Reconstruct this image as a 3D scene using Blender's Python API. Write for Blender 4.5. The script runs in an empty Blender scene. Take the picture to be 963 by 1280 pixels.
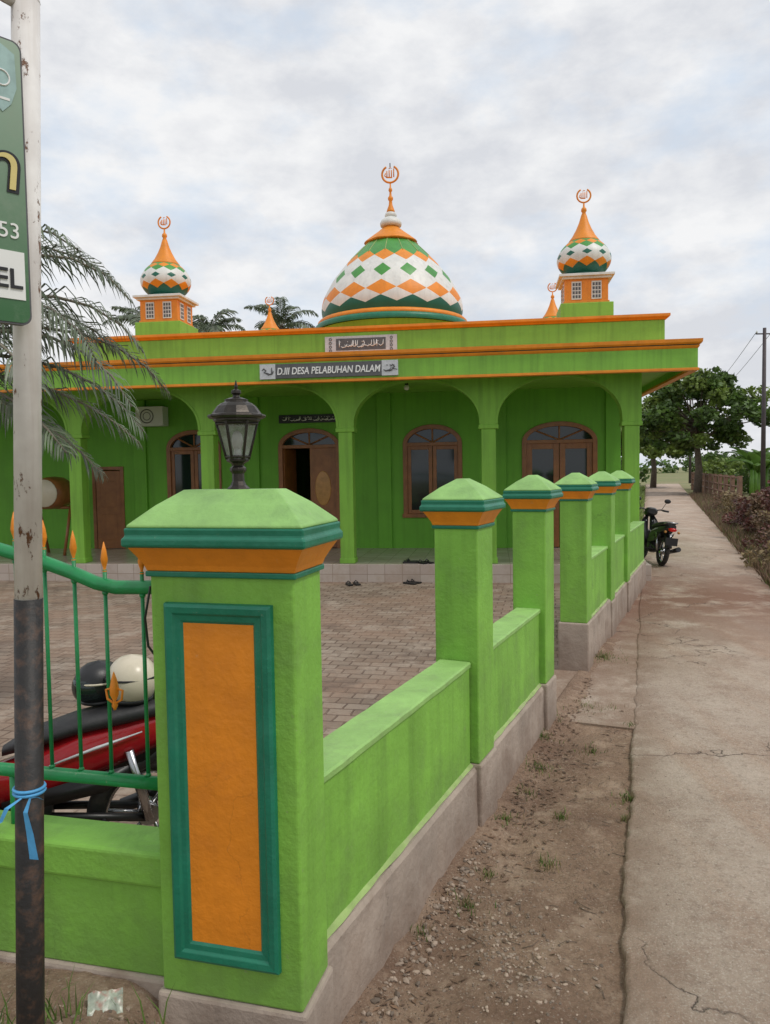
import bpy, bmesh, math, random
import numpy as np
from mathutils import Vector, Matrix
from mathutils import noise as mn
R=random.Random(7); NR=np.random.RandomState(5)
sc=bpy.context.scene
sc.view_settings.view_transform='Standard'
sc.view_settings.look='None'; sc.view_settings.exposure=0
rad=math.radians

# ------------------------------------------------------------ materials
def nodes(name):
    m=bpy.data.materials.new(name); m.use_nodes=True
    nt=m.node_tree; b=nt.nodes['Principled BSDF']
    return m,nt,b
def N(nt,t,**k):
    n=nt.nodes.new(t)
    for a,v in k.items(): setattr(n,a,v)
    return n
def ramp(nt,inp,p0,p1,c0=(0,0,0,1),c1=(1,1,1,1)):
    r=nt.nodes.new('ShaderNodeValToRGB'); nt.links.new(inp,r.inputs[0])
    r.color_ramp.elements[0].position=p0; r.color_ramp.elements[1].position=p1
    r.color_ramp.elements[0].color=c0; r.color_ramp.elements[1].color=c1
    return r.outputs[0]
def mix(nt,fac,a,b,mode='MIX'):
    m=nt.nodes.new('ShaderNodeMix'); m.data_type='RGBA'; m.blend_type=mode
    for s,v in ((m.inputs[0],fac),(m.inputs[6],a),(m.inputs[7],b)):
        if isinstance(v,(int,float)): s.default_value=v
        elif isinstance(v,tuple): s.default_value=(v+(1,))[:4]
        else: nt.links.new(v,s)
    return m.outputs[2]
def mth(nt,op,a,b=0.0,clamp=False,c=None):
    m=nt.nodes.new('ShaderNodeMath'); m.operation=op; m.use_clamp=clamp
    for s,v in ((m.inputs[0],a),(m.inputs[1],b),(m.inputs[2],c)):
        if v is None: continue
        if isinstance(v,(int,float)): s.default_value=v
        else: nt.links.new(v,s)
    return m.outputs[0]
def noi(nt,vec,s,d=4,rough=.55):
    n=N(nt,'ShaderNodeTexNoise'); n.inputs['Scale'].default_value=s; n.inputs['Detail'].default_value=d
    n.inputs['Roughness'].default_value=rough
    nt.links.new(vec,n.inputs['Vector']); return n.outputs[0]
def mapv(nt,vec,scale=(1,1,1),rot=(0,0,0)):
    m=N(nt,'ShaderNodeMapping'); m.inputs['Scale'].default_value=scale; m.inputs['Rotation'].default_value=rot
    nt.links.new(vec,m.inputs['Vector']); return m.outputs[0]
def bumpn(nt,b,h,st,dist=.01):
    bp=N(nt,'ShaderNodeBump'); bp.inputs['Strength'].default_value=st; bp.inputs['Distance'].default_value=dist
    nt.links.new(h,bp.inputs['Height']); nt.links.new(bp.outputs[0],b.inputs['Normal'])
def cracks(nt,pv,scale,width,msc,m0,m1):
    v=N(nt,'ShaderNodeTexVoronoi'); v.feature='DISTANCE_TO_EDGE'; v.inputs['Scale'].default_value=scale
    nn=N(nt,'ShaderNodeTexNoise'); nn.inputs['Scale'].default_value=scale*4; nn.inputs['Detail'].default_value=7; nt.links.new(pv,nn.inputs['Vector'])
    wv=N(nt,'ShaderNodeVectorMath'); wv.operation='MULTIPLY_ADD'
    nt.links.new(nn.outputs[1],wv.inputs[0]); k=.6/scale; wv.inputs[1].default_value=(k,k,k); nt.links.new(pv,wv.inputs[2]); nt.links.new(wv.outputs[0],v.inputs['Vector'])
    cr=ramp(nt,v.outputs[0],0,width,(1,1,1,1),(0,0,0,1))
    return mth(nt,'MULTIPLY',cr,ramp(nt,noi(nt,pv,msc,2),m0,m1))
def P(name,col,rough=.6,var=.14,s=2.5,bump=.25,bs=60,dirt=0.0,dcol=(.16,.13,.09),ds=4,streak=0.0,gz=0.0,metal=0.0,island=0.0,trans=0.0,chips=0.0,crack=0.0):
    m,nt,b=nodes(name)
    pos=N(nt,'ShaderNodeNewGeometry'); pv=pos.outputs['Position']
    c0=tuple(c*(1-var) for c in col); c1=tuple(min(1,c*(1+var*.7)) for c in col)
    c=mix(nt,ramp(nt,noi(nt,pv,s,6,.6),.3,.7),c0,c1)
    if island:
        v=mth(nt,'MULTIPLY_ADD',pos.outputs['Random Per Island'],2*island,False,1-island)
        h=N(nt,'ShaderNodeHueSaturation'); nt.links.new(c,h.inputs['Color']); nt.links.new(v,h.inputs['Value'])
        c=h.outputs[0]
    if dirt:
        f=ramp(nt,noi(nt,pv,ds,8,.65),.50,.72); f=mth(nt,'MULTIPLY',f,dirt)
        c=mix(nt,f,c,dcol)
    if streak:
        f=ramp(nt,noi(nt,mapv(nt,pv,(11,11,.6)),1.0,6,.62),.47,.78); f=mth(nt,'MULTIPLY',f,streak)
        c=mix(nt,f,c,tuple(x*.35 for x in col))
    if chips:
        f=ramp(nt,noi(nt,pv,24,8,.7),.66,.69); f=mth(nt,'MULTIPLY',f,chips)
        c=mix(nt,f,c,(.36,.34,.24))
    if crack:
        cr=cracks(nt,pv,1.5,.006,1.7,.52,.62)
        c=mix(nt,mth(nt,'MULTIPLY',cr,crack),c,tuple(x*.3 for x in col))
    if gz:
        sp=N(nt,'ShaderNodeSeparateXYZ'); nt.links.new(pv,sp.inputs[0])
        g=mth(nt,'DIVIDE',sp.outputs[2],-gz); g=mth(nt,'ADD',g,1.0)
        g=mth(nt,'ADD',g,mth(nt,'MULTIPLY',mth(nt,'SUBTRACT',noi(nt,pv,6,6,.7),.5),1.8),True)
        g=mth(nt,'MULTIPLY',g,.75)
        c=mix(nt,g,c,dcol)
    nt.links.new(c,b.inputs['Base Color'])
    b.inputs['Roughness'].default_value=rough; b.inputs['Metallic'].default_value=metal
    if trans:
        t=N(nt,'ShaderNodeBsdfTranslucent'); nt.links.new(c,t.inputs[0])
        ms=N(nt,'ShaderNodeMixShader'); ms.inputs[0].default_value=trans
        out=[n for n in nt.nodes if n.type=='OUTPUT_MATERIAL'][0]
        nt.links.new(b.outputs[0],ms.inputs[1]); nt.links.new(t.outputs[0],ms.inputs[2]); nt.links.new(ms.outputs[0],out.inputs[0])
    if bump:
        hh=mth(nt,'ADD',noi(nt,pv,bs,5,.6),mth(nt,'MULTIPLY',noi(nt,pv,bs*.12,3),2.2))
        bumpn(nt,b,hh,bump,.007)
    return m
LIME=(.215,.475,.060)
m_lime=P('lime_plaster',LIME,.6,.19,2.6,.5,42,dirt=.50,dcol=(.15,.27,.065),ds=4.5,streak=.42,gz=.62,chips=.45,crack=.6)
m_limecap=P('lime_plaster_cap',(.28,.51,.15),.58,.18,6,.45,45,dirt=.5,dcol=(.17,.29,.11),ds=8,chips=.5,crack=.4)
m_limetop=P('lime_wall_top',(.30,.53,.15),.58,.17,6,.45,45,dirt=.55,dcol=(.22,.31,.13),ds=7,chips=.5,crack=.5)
m_teal=P('teal_paint',(.008,.175,.10),.38,.18,5,.3,45,dirt=.35,dcol=(.05,.25,.17),ds=9,chips=.25)
m_orange=P('orange_paint',(.80,.26,.012),.5,.14,4,.4,42,dirt=.35,dcol=(.55,.17,.02),ds=7,streak=.2,chips=.2,crack=.3)
m_green=P('dome_green',(.06,.29,.045),.4,.14,3,.1,40,streak=.35)
m_dteal=P('dome_dark_teal',(.008,.12,.075),.4,.12,3,.1,40,streak=.15)
m_white=P('white_paint',(.72,.72,.68),.45,.12,3,.1,40,streak=.35,dirt=.15,dcol=(.4,.38,.32))
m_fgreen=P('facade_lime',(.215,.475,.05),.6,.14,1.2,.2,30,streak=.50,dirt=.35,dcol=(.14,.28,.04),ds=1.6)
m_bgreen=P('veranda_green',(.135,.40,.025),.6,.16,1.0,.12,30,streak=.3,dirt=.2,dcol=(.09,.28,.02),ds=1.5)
m_pllite=P('pale_green_ledge',(.32,.44,.15),.8,.25,9,.5,50,dirt=.9,dcol=(.36,.31,.23),ds=7)
m_conc=P('plinth_concrete',(.40,.325,.265),.9,.26,2.4,.8,36,dirt=.8,dcol=(.21,.145,.105),ds=3.2,gz=.30,streak=.25,crack=.6)
m_wood=P('varnished_wood',(.30,.115,.035),.35,.25,6,.1,60,streak=.4)
m_dark=P('dark_bronze',(.04,.034,.028),.38,.4,20,.1,80,metal=.6,dirt=.3,dcol=(.12,.1,.08),ds=30)
m_black=P('black_plastic',(.014,.014,.015),.4,.2,10,.08,80)
m_seat=P('seat_vinyl',(.02,.02,.021),.55,.2,10,.15,120,dirt=.25,dcol=(.1,.09,.08),ds=9)
m_red=P('red_fairing',(.30,.008,.012),.16,.1,5,0,50,dirt=.25,dcol=(.2,.06,.05),ds=14)
m_chrome=P('steel',(.45,.45,.46),.25,.1,10,0,50,metal=1)
m_rub=P('tyre_rubber',(.022,.021,.02),.8,.3,12,.2,80,dirt=.4,dcol=(.12,.09,.07),ds=12)
m_rail=P('green_pipe_paint',(.012,.25,.075),.32,.2,12,.2,50,dirt=.35,dcol=(.05,.18,.08),ds=25,chips=.3)
m_cream=P('cream_helmet',(.62,.55,.42),.3,.08,5,0,50,dirt=.3,dcol=(.42,.36,.27),ds=20)
m_taill=P('tail_light_red',(.5,.01,.01),.15,.1,5,0,50)
m_blue=P('blue_ribbon',(.08,.35,.65),.5,.2,30,.1,80)
m_bulb=P('bulb_white',(.75,.75,.72),.4,.05,5,0,50)
m_bark=P('bark',(.13,.10,.075),.9,.4,8,.9,25)
m_gwhite=P('ac_white',(.6,.62,.58),.5,.05,5,0,50)
m_gray=P('plaque_gray',(.10,.10,.105),.5,.2,20,0,50)
m_lgray=P('plaque_silver',(.55,.56,.58),.4,.15,30,0,50)
m_sw=P('letter_white',(.8,.8,.78),.5,.05,5,0,50)
m_pebble=P('pebble',(.28,.215,.165),.88,.2,10,.2,60,island=.5)
m_grass=P('weed_green',(.12,.20,.04),.6,.3,3,0,50,island=.4,trans=.3)
m_dry=P('dry_grass',(.30,.225,.12),.7,.35,1.5,0,50,island=.45,trans=.25)
m_brownleaf=P('dry_brown_leaf',(.20,.125,.08),.7,.35,1.5,0,50,island=.5,trans=.2)
m_leaf=P('tree_leaf',(.085,.150,.03),.5,.45,.7,0,50,island=.55,trans=.30)
m_leaf2=P('tree_leaf_light',(.17,.24,.05),.5,.4,.7,0,50,island=.5,trans=.3)
m_redleaf=P('red_shrub_leaf',(.14,.052,.045),.5,.4,2,0,50,island=.6,trans=.2)
m_palm=P('palm_leaf',(.135,.17,.105),.42,.35,3,0,50,island=.5,trans=.25)
m_palmdry=P('palm_leaf_old',(.24,.21,.16),.6,.3,3,0,50,island=.4,trans=.25)
m_banana=P('banana_leaf',(.17,.33,.06),.4,.3,2,0,50,island=.4,trans=.35)
m_pole=P('utility_pole_steel',(.06,.045,.05),.6,.3,3,.1,40)
m_brail=P('bridge_rail_paint',(.19,.105,.07),.7,.2,4,.1,40)

def glassdark():
    m,nt,b=nodes('tinted_glass')
    b.inputs['Base Color'].default_value=(.012,.02,.02,1); b.inputs['Roughness'].default_value=.06
    b.inputs['Specular IOR Level'].default_value=.6
    return m
m_glass=glassdark()
def lampglass():
    m,nt,b=nodes('lantern_glass')
    g=N(nt,'ShaderNodeNewGeometry')
    c=mix(nt,ramp(nt,noi(nt,g.outputs['Position'],30,5),.4,.7),(.36,.38,.36),(.20,.20,.17))
    nt.links.new(c,b.inputs['Base Color']); b.inputs['Roughness'].default_value=.15
    b.inputs['Alpha'].default_value=.5
    return m
m_lglass=lampglass()
m_oglass=P('amber_glass',(.50,.24,.06),.15,.2,10,0,50)

def pole_white():
    m,nt,b=nodes('peeling_white_paint')
    g=N(nt,'ShaderNodeNewGeometry'); pv=g.outputs['Position']
    c=mix(nt,ramp(nt,noi(nt,pv,9,5),.3,.7),(.62,.58,.55),(.82,.79,.76))
    c=mix(nt,mth(nt,'MULTIPLY',ramp(nt,noi(nt,mapv(nt,pv,(30,30,2)),1,5),.5,.75),.35),c,(.38,.30,.24))
    f=ramp(nt,noi(nt,mapv(nt,pv,(1,1,.5)),30,8,.72),.585,.62)
    c=mix(nt,f,c,(.17,.08,.04))
    nt.links.new(c,b.inputs['Base Color']); b.inputs['Roughness'].default_value=.6
    bumpn(nt,b,f,.5,-.003); return m
m_pwhite=pole_white()
m_pblack=P('pole_black_paint',(.016,.014,.013),.55,.3,12,.3,60,dirt=.8,dcol=(.11,.055,.03),ds=24)

def concrete_road():
    m,nt,b=nodes('path_concrete')
    g=N(nt,'ShaderNodeNewGeometry'); pv=g.outputs['Position']
    c=mix(nt,ramp(nt,noi(nt,pv,.7,9,.68),.32,.68),(.34,.25,.185),(.54,.44,.35))
    along=mapv(nt,pv,(1.3,.10,1),(0,0,rad(19)))
    c=mix(nt,mth(nt,'MULTIPLY',ramp(nt,noi(nt,along,2.2,7,.65),.45,.65),.7),c,(.42,.285,.20))
    c=mix(nt,mth(nt,'MULTIPLY',ramp(nt,noi(nt,pv,2.6,10,.78),.50,.62),.6),c,(.28,.185,.13))
    c=mix(nt,mth(nt,'MULTIPLY',ramp(nt,noi(nt,pv,30,8,.75),.5,.68),.65),c,(.22,.16,.12))
    c=mix(nt,mth(nt,'MULTIPLY',ramp(nt,noi(nt,pv,105,4,.7),.53,.64),.6),c,(.64,.56,.47))
    sp=N(nt,'ShaderNodeSeparateXYZ'); nt.links.new(pv,sp.inputs[0])
    # soil washed over the left edge
    ed=mth(nt,'SUBTRACT',sp.outputs[0],mth(nt,'MULTIPLY_ADD',sp.outputs[1],.34,False,-.086))
    ed=mth(nt,'ADD',mth(nt,'DIVIDE',ed,-.28),1.0,True)
    ed=mth(nt,'MULTIPLY',ed,ramp(nt,noi(nt,pv,4,8,.72),.36,.56))
    c=mix(nt,mth(nt,'MULTIPLY',ed,.75),c,(.26,.17,.115))
    d=mth(nt,'ABSOLUTE',mth(nt,'SUBTRACT',sp.outputs[1],10.6)); d=mth(nt,'DIVIDE',d,-4.2); d=mth(nt,'ADD',d,1.0,True)
    d=mth(nt,'MULTIPLY',d,ramp(nt,noi(nt,pv,1.5,9,.7),.36,.52))
    c=mix(nt,mth(nt,'MULTIPLY',d,1.1,True),c,(.23,.125,.08))
    cr=cracks(nt,pv,.5,.005,.8,.42,.55)
    c=mix(nt,mth(nt,'MULTIPLY',cr,.8),c,(.11,.075,.055))
    nt.links.new(c,b.inputs['Base Color']); b.inputs['Roughness'].default_value=.9
    h=mth(nt,'SUBTRACT',mth(nt,'ADD',noi(nt,pv,45,8,.75),mth(nt,'MULTIPLY',noi(nt,pv,5,7,.65),1.6)),cr)
    bumpn(nt,b,h,.9,.018); return m
m_road=concrete_road()
def soil():
    m,nt,b=nodes('packed_soil')
    g=N(nt,'ShaderNodeNewGeometry'); pv=g.outputs['Position']
    c=mix(nt,ramp(nt,noi(nt,pv,1.5,9,.68),.34,.66),(.19,.11,.07),(.38,.26,.175))
    c=mix(nt,mth(nt,'MULTIPLY',ramp(nt,noi(nt,pv,38,8,.75),.46,.66),.6),c,(.13,.08,.05))
    c=mix(nt,mth(nt,'MULTIPLY',ramp(nt,noi(nt,pv,4.2,8,.72),.53,.64),.7),c,(.44,.32,.23))
    c=mix(nt,mth(nt,'MULTIPLY',ramp(nt,noi(nt,pv,90,5,.7),.56,.66),.55),c,(.50,.41,.32))
    v=N(nt,'ShaderNodeTexVoronoi'); v.inputs['Scale'].default_value=60; nt.links.new(pv,v.inputs['Vector'])
    f=mth(nt,'MULTIPLY',ramp(nt,v.outputs['Distance'],.10,.25,(1,1,1,1),(0,0,0,1)),ramp(nt,noi(nt,pv,2.5,4),.5,.65))
    c=mix(nt,mth(nt,'MULTIPLY',f,.7),c,(.33,.26,.20))
    nt.links.new(c,b.inputs['Base Color']); b.inputs['Roughness'].default_value=.95
    bumpn(nt,b,mth(nt,'ADD',mth(nt,'ADD',noi(nt,pv,35,8,.75),f),noi(nt,pv,7,5)),1.0,.022); return m
m_soil=soil()
def pavers():
    m,nt,b=nodes('courtyard_pavers')
    g=N(nt,'ShaderNodeNewGeometry'); pv=g.outputs['Position']
    wv=N(nt,'ShaderNodeVectorMath'); wv.operation='MULTIPLY_ADD'
    nn=N(nt,'ShaderNodeTexNoise'); nn.inputs['Scale'].default_value=5; nt.links.new(pv,nn.inputs['Vector'])
    nt.links.new(nn.outputs[1],wv.inputs[0]); wv.inputs[1].default_value=(.03,.03,0); nt.links.new(pv,wv.inputs[2])
    br=N(nt,'ShaderNodeTexBrick'); nt.links.new(mapv(nt,wv.outputs[0],(1,1,1),(0,0,rad(12))),br.inputs['Vector'])
    br.inputs['Scale'].default_value=1; br.inputs['Brick Width'].default_value=.20; br.inputs['Row Height'].default_value=.15
    br.inputs['Mortar Size'].default_value=.010; br.inputs['Mortar Smooth'].default_value=.5
    br.inputs['Color1'].default_value=(.20,.145,.105,1); br.inputs['Color2'].default_value=(.31,.245,.19,1); br.inputs['Mortar'].default_value=(.13,.085,.06,1)
    c=mix(nt,mth(nt,'MULTIPLY',ramp(nt,noi(nt,pv,.7,9,.72),.42,.58),.65),br.outputs[0],(.30,.195,.135))
    c=mix(nt,mth(nt,'MULTIPLY',ramp(nt,noi(nt,pv,1.7,9,.74),.52,.64),.65),c,(.42,.345,.275))
    c=mix(nt,mth(nt,'MULTIPLY',ramp(nt,noi(nt,pv,1.0,9,.74),.54,.64),.6),c,(.13,.09,.068))
    c=mix(nt,mth(nt,'MULTIPLY',ramp(nt,noi(nt,pv,22,6,.7),.5,.7),.4),c,(.11,.08,.06))
    nt.links.new(c,b.inputs['Base Color']); b.inputs['Roughness'].default_value=.8
    h=mth(nt,'SUBTRACT',mth(nt,'MULTIPLY',noi(nt,pv,30,5),.4),br.outputs['Fac'])
    bumpn(nt,b,h,.8,.012); return m
m_pave=pavers()
def tiles():
    m,nt,b=nodes('floor_tile')
    g=N(nt,'ShaderNodeTexCoord'); pv=g.outputs['Object']
    sp=N(nt,'ShaderNodeSeparateXYZ'); nt.links.new(pv,sp.inputs[0])
    cb=N(nt,'ShaderNodeCombineXYZ'); nt.links.new(sp.outputs[0],cb.inputs[0]); nt.links.new(mth(nt,'ADD',sp.outputs[1],sp.outputs[2]),cb.inputs[1])
    br=N(nt,'ShaderNodeTexBrick'); br.offset=0; nt.links.new(cb.outputs[0],br.inputs['Vector'])
    br.inputs['Scale'].default_value=1; br.inputs['Brick Width'].default_value=.3; br.inputs['Row Height'].default_value=.3
    br.inputs['Mortar Size'].default_value=.004
    br.inputs['Color1'].default_value=(.46,.38,.33,1); br.inputs['Color2'].default_value=(.53,.46,.40,1); br.inputs['Mortar'].default_value=(.26,.20,.16,1)
    c=mix(nt,mth(nt,'MULTIPLY',ramp(nt,noi(nt,pv,3,8,.7),.45,.7),.6),br.outputs[0],(.36,.27,.20))
    nt.links.new(c,b.inputs['Base Color']); b.inputs['Roughness'].default_value=.25; return m
m_tile=tiles()
def groundm():
    m,nt,b=nodes('field_ground')
    g=N(nt,'ShaderNodeNewGeometry'); pv=g.outputs['Position']
    c=mix(nt,ramp(nt,noi(nt,pv,.08,6),.35,.65),(.14,.20,.055),(.24,.23,.10))
    c=mix(nt,mth(nt,'MULTIPLY',ramp(nt,noi(nt,pv,1.5,8,.7),.42,.62),.7),c,(.25,.18,.115))
    nt.links.new(c,b.inputs['Base Color']); b.inputs['Roughness'].default_value=.95
    bumpn(nt,b,noi(nt,pv,8,8,.7),.8,.05); return m
m_ground=groundm()
def signgreen():
    m,nt,b=nodes('sign_print_green')
    g=N(nt,'ShaderNodeNewGeometry'); pv=g.outputs['Position']
    sp=N(nt,'ShaderNodeSeparateXYZ'); nt.links.new(pv,sp.inputs[0])
    f=mth(nt,'DIVIDE',mth(nt,'SUBTRACT',sp.outputs[2],2.25),.6,True)
    c=ramp(nt,f,0,1,(.035,.13,.04,1),(.34,.44,.34,1))
    c=mix(nt,mth(nt,'MULTIPLY',ramp(nt,noi(nt,pv,14,6,.7),.5,.75),.4),c,(.27,.32,.24))
    nt.links.new(c,b.inputs['Base Color']); b.inputs['Roughness'].default_value=.35; return m
m_sign=signgreen()
m_yel=P('letter_yellow',(.70,.58,.22),.5,.1,10,0,50)
m_lblue=P('logo_print',(.35,.5,.48),.5,.2,30,0,50)

# ------------------------------------------------------------ mesh builder
class MB:
    def __init__(s): s.v=[];s.f=[];s.mi=[];s.sm=[];s.mats=[];s.M=Matrix.Identity(4)
    def m(s,mat):
        if mat not in s.mats: s.mats.append(mat)
        return s.mats.index(mat)
    def add(s,vs,fs,mat,smooth=False):
        o=len(s.v); k=s.m(mat)
        s.v+= [tuple(s.M@Vector(p)) for p in vs]
        for f in fs: s.f.append(tuple(i+o for i in f)); s.mi.append(k); s.sm.append(smooth)
    def box(s,x0,x1,y0,y1,z0,z1,mat):
        s.add([(x0,y0,z0),(x1,y0,z0),(x1,y1,z0),(x0,y1,z0),(x0,y0,z1),(x1,y0,z1),(x1,y1,z1),(x0,y1,z1)],
              [(0,3,2,1),(4,5,6,7),(0,1,5,4),(1,2,6,5),(2,3,7,6),(3,0,4,7)],mat)
    def loops(s,ls,mats,smooth=False,cap0=True,cap1=True):
        n=len(ls[0])
        for i in range(len(ls)-1):
            s.add(list(ls[i])+list(ls[i+1]),[(j,(j+1)%n,n+(j+1)%n,n+j) for j in range(n)],mats,smooth)
        if cap0: s.add(ls[0],[tuple(range(n))[::-1]],mats)
        if cap1: s.add(ls[-1],[tuple(range(n))],mats)
    def lathe(s,prof,n,mat,c=(0,0,0),smooth=True,ph=0,cap=True):
        c=Vector(c)
        ls=[[c+Vector((r*math.cos(ph+2*math.pi*j/n),r*math.sin(ph+2*math.pi*j/n),z)) for j in range(n)] for r,z in prof]
        s.loops(ls,mat,smooth,cap,cap)
    def tube(s,pts,rr,mat,n=10,smooth=True):
        pts=[Vector(p) for p in pts]; ls=[]
        if not isinstance(rr,(list,tuple)): rr=[rr]*len(pts)
        up=None
        for i,p in enumerate(pts):
            t=(pts[min(i+1,len(pts)-1)]-pts[max(i-1,0)]).normalized()
            if up is None: up=Vector((0,0,1)) if abs(t.z)<.9 else Vector((1,0,0))
            a=t.cross(up).normalized(); b=a.cross(t).normalized(); up=b
            ls.append([p+(a*math.cos(2*math.pi*j/n)+b*math.sin(2*math.pi*j/n))*rr[i] for j in range(n)])
        s.loops(ls,mat,smooth)
    def sect(s,secs,mat,n=18,e=2.4):
        ls=[]
        for x,y,z,hw,hh in secs:
            l=[]
            for j in range(n):
                a=2*math.pi*j/n; ca,sa=math.cos(a),math.sin(a)
                l.append((x,y+hw*math.copysign(abs(ca)**(2/e),ca),z+hh*math.copysign(abs(sa)**(2/e),sa)))
            ls.append(l)
        s.loops(ls,mat,True)
    def ell(s,c,r,mat,n=16,mm=10,zmin=-1,zmax=1):
        prof=[]
        for i in range(mm+1):
            t=zmin+(zmax-zmin)*i/mm; t=math.sin(math.pi/2*t) if (zmin==-1 and zmax==1) else t
            prof.append((math.sqrt(max(0,1-t*t))+1e-4,t))
        c=Vector(c)
        ls=[[c+Vector((r[0]*q*math.cos(2*math.pi*j/n),r[1]*q*math.sin(2*math.pi*j/n),r[2]*z)) for j in range(n)] for q,z in prof]
        s.loops(ls,mat,True)
    def torus(s,c,Rm,r,mat,axis='y',n=28,k=8,a0=0,a1=2*math.pi):
        c=Vector(c); full=abs(a1-a0-2*math.pi)<1e-4; ls=[]
        for i in range(n+1):
            a=a0+(a1-a0)*i/n; l=[]
            for j in range(k):
                b=2*math.pi*j/k; q=Rm+r*math.cos(b); h=r*math.sin(b)
                p=(q*math.cos(a),h,q*math.sin(a)) if axis=='y' else ((h,q*math.cos(a),q*math.sin(a)) if axis=='x' else (q*math.cos(a),q*math.sin(a),h))
                l.append(c+Vector(p))
            ls.append(l)
        s.loops(ls,mat,True,not full,not full)
    def obj(s,name,parent=None,bevel=0,seg=2):
        me=bpy.data.meshes.new(name); me.from_pydata(s.v,[],s.f)
        for m in s.mats: me.materials.append(m)
        me.polygons.foreach_set('material_index',s.mi); me.polygons.foreach_set('use_smooth',s.sm)
        bm=bmesh.new(); bm.from_mesh(me); bmesh.ops.remove_doubles(bm,verts=bm.verts,dist=1e-5)
        bmesh.ops.recalc_face_normals(bm,faces=bm.faces); bm.to_mesh(me); bm.free()
        o=bpy.data.objects.new(name,me); sc.collection.objects.link(o)
        if parent: o.parent=parent
        if bevel:
            b=o.modifiers.new('bevel','BEVEL'); b.width=bevel; b.segments=seg; b.limit_method='ANGLE'; b.angle_limit=rad(40)
        return o
def empty(name,loc=(0,0,0),rz=0,M=None):
    e=bpy.data.objects.new(name,None); sc.collection.objects.link(e); e.empty_display_size=.2
    if M is not None: e.matrix_world=M
    else: e.location=loc; e.rotation_euler=(0,0,rz)
    return e
def fast(name,V,F,mat,parent=None,smooth=False):
    me=bpy.data.meshes.new(name); me.from_pydata(V.tolist() if hasattr(V,'tolist') else V,[],F.tolist() if hasattr(F,'tolist') else F)
    me.materials.append(mat)
    if smooth: me.polygons.foreach_set('use_smooth',[True]*len(me.polygons))
    o=bpy.data.objects.new(name,me); sc.collection.objects.link(o)
    if parent: o.parent=parent
    return o
def text(name,body,size,M,mat,parent,align='RIGHT',ext=.001,shear=0,off=0):
    cu=bpy.data.curves.new(name,'FONT'); cu.body=body; cu.size=size; cu.extrude=ext; cu.align_x=align; cu.shear=shear; cu.offset=off
    o=bpy.data.objects.new(name,cu); sc.collection.objects.link(o)
    dg=bpy.context.evaluated_depsgraph_get(); me=bpy.data.meshes.new_from_object(o.evaluated_get(dg))
    bpy.data.objects.remove(o); me.materials.clear(); me.materials.append(mat)
    q=bpy.data.objects.new(name,me); sc.collection.objects.link(q); q.parent=parent; q.matrix_local=M
    return q

D=Vector((.4067,.9135)); NN=Vector((.9135,-.4067))
WANG=math.atan2(D.y,D.x)-math.pi/2
def st(s,t): return Vector((D.x*s+NN.x*t,D.y*s+NN.y*t))

# ------------------------------------------------------------ pillars
def pillar(name,corner,ang,w,d,zb,panel=False):
    root=empty(name,(corner[0],corner[1],0),ang)
    b=MB(); b.box(-w,0,0,d,zb,1.60,m_lime); b.obj('shaft',root,.009,3)
    b=MB(); b.box(-w-.015,.015,-.012,d+.012,-.15,zb,m_conc); b.obj('plinth',root,.012)
    cx,cy=-w/2,d/2
    def rect(o,z): return [(-w-o,-o,z),(o,-o,z),(o,d+o,z),(-w-o,d+o,z)]
    b=MB(); b.loops([rect(.01,1.595),rect(.01,1.612)],m_teal); b.obj('neck_band',root,.004)
    b=MB(); b.loops([rect(.006,1.612),rect(.012,1.63),rect(.026,1.655),rect(.045,1.685)],m_orange); b.obj('cove',root,.003)
    b=MB(); b.loops([rect(.048,1.685),rect(.058,1.69),rect(.058,1.712),rect(.05,1.718),rect(.052,1.742)],m_teal); b.obj('cornice',root,.005)
    o=.046; f=.23
    L0=rect(o,1.742)
    def sc_(k,z): return [(cx+(p[0]-cx)*k[0],cy+(p[1]-cy)*k[1],z) for p in L0]
    kx=1-(d+2*o)*(1-f)/(w+2*o)
    b=MB(); b.loops([L0,sc_((1,1),1.75),sc_(((1+kx)/2,(1+f)/2),1.806),sc_((kx,f),1.850)],m_limecap); b.obj('pyramid_cap',root,.006)
    if panel:
        b=MB(); x0,x1,z0,z1=-w+.05,-.065,.43,1.52
        def rr(i,y): return [(x0+i,y,z0+i),(x1-i,y,z0+i),(x1-i,y,z1-i),(x0+i,y,z1-i)]
        b.loops([rr(0,.001),rr(.002,-.016),rr(.012,-.022),rr(.03,-.020),rr(.036,-.013),rr(.052,-.011),rr(.062,-.004)],m_teal,False,False,False)
        b.obj('panel_frame',root,.002)
        b=MB(); b.loops([rr(.060,.001),rr(.060,-.006)],m_orange); b.obj('panel',root)
    return root
p1=pillar('corner_gate_pillar',(-.262,2.17),rad(-15),.46,.225,.315,panel=True)
for s_,zb,ww in ((3.74,.38,.235),(5.33,.38,.235),(7.07,.48,.245),(8.66,.42,.245),(10.2,.42,.245)):
    c=st(s_,-1.155); pillar('fence_pillar',c,WANG+rad(R.uniform(-1.2,1.2)),ww,.27,zb)

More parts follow.
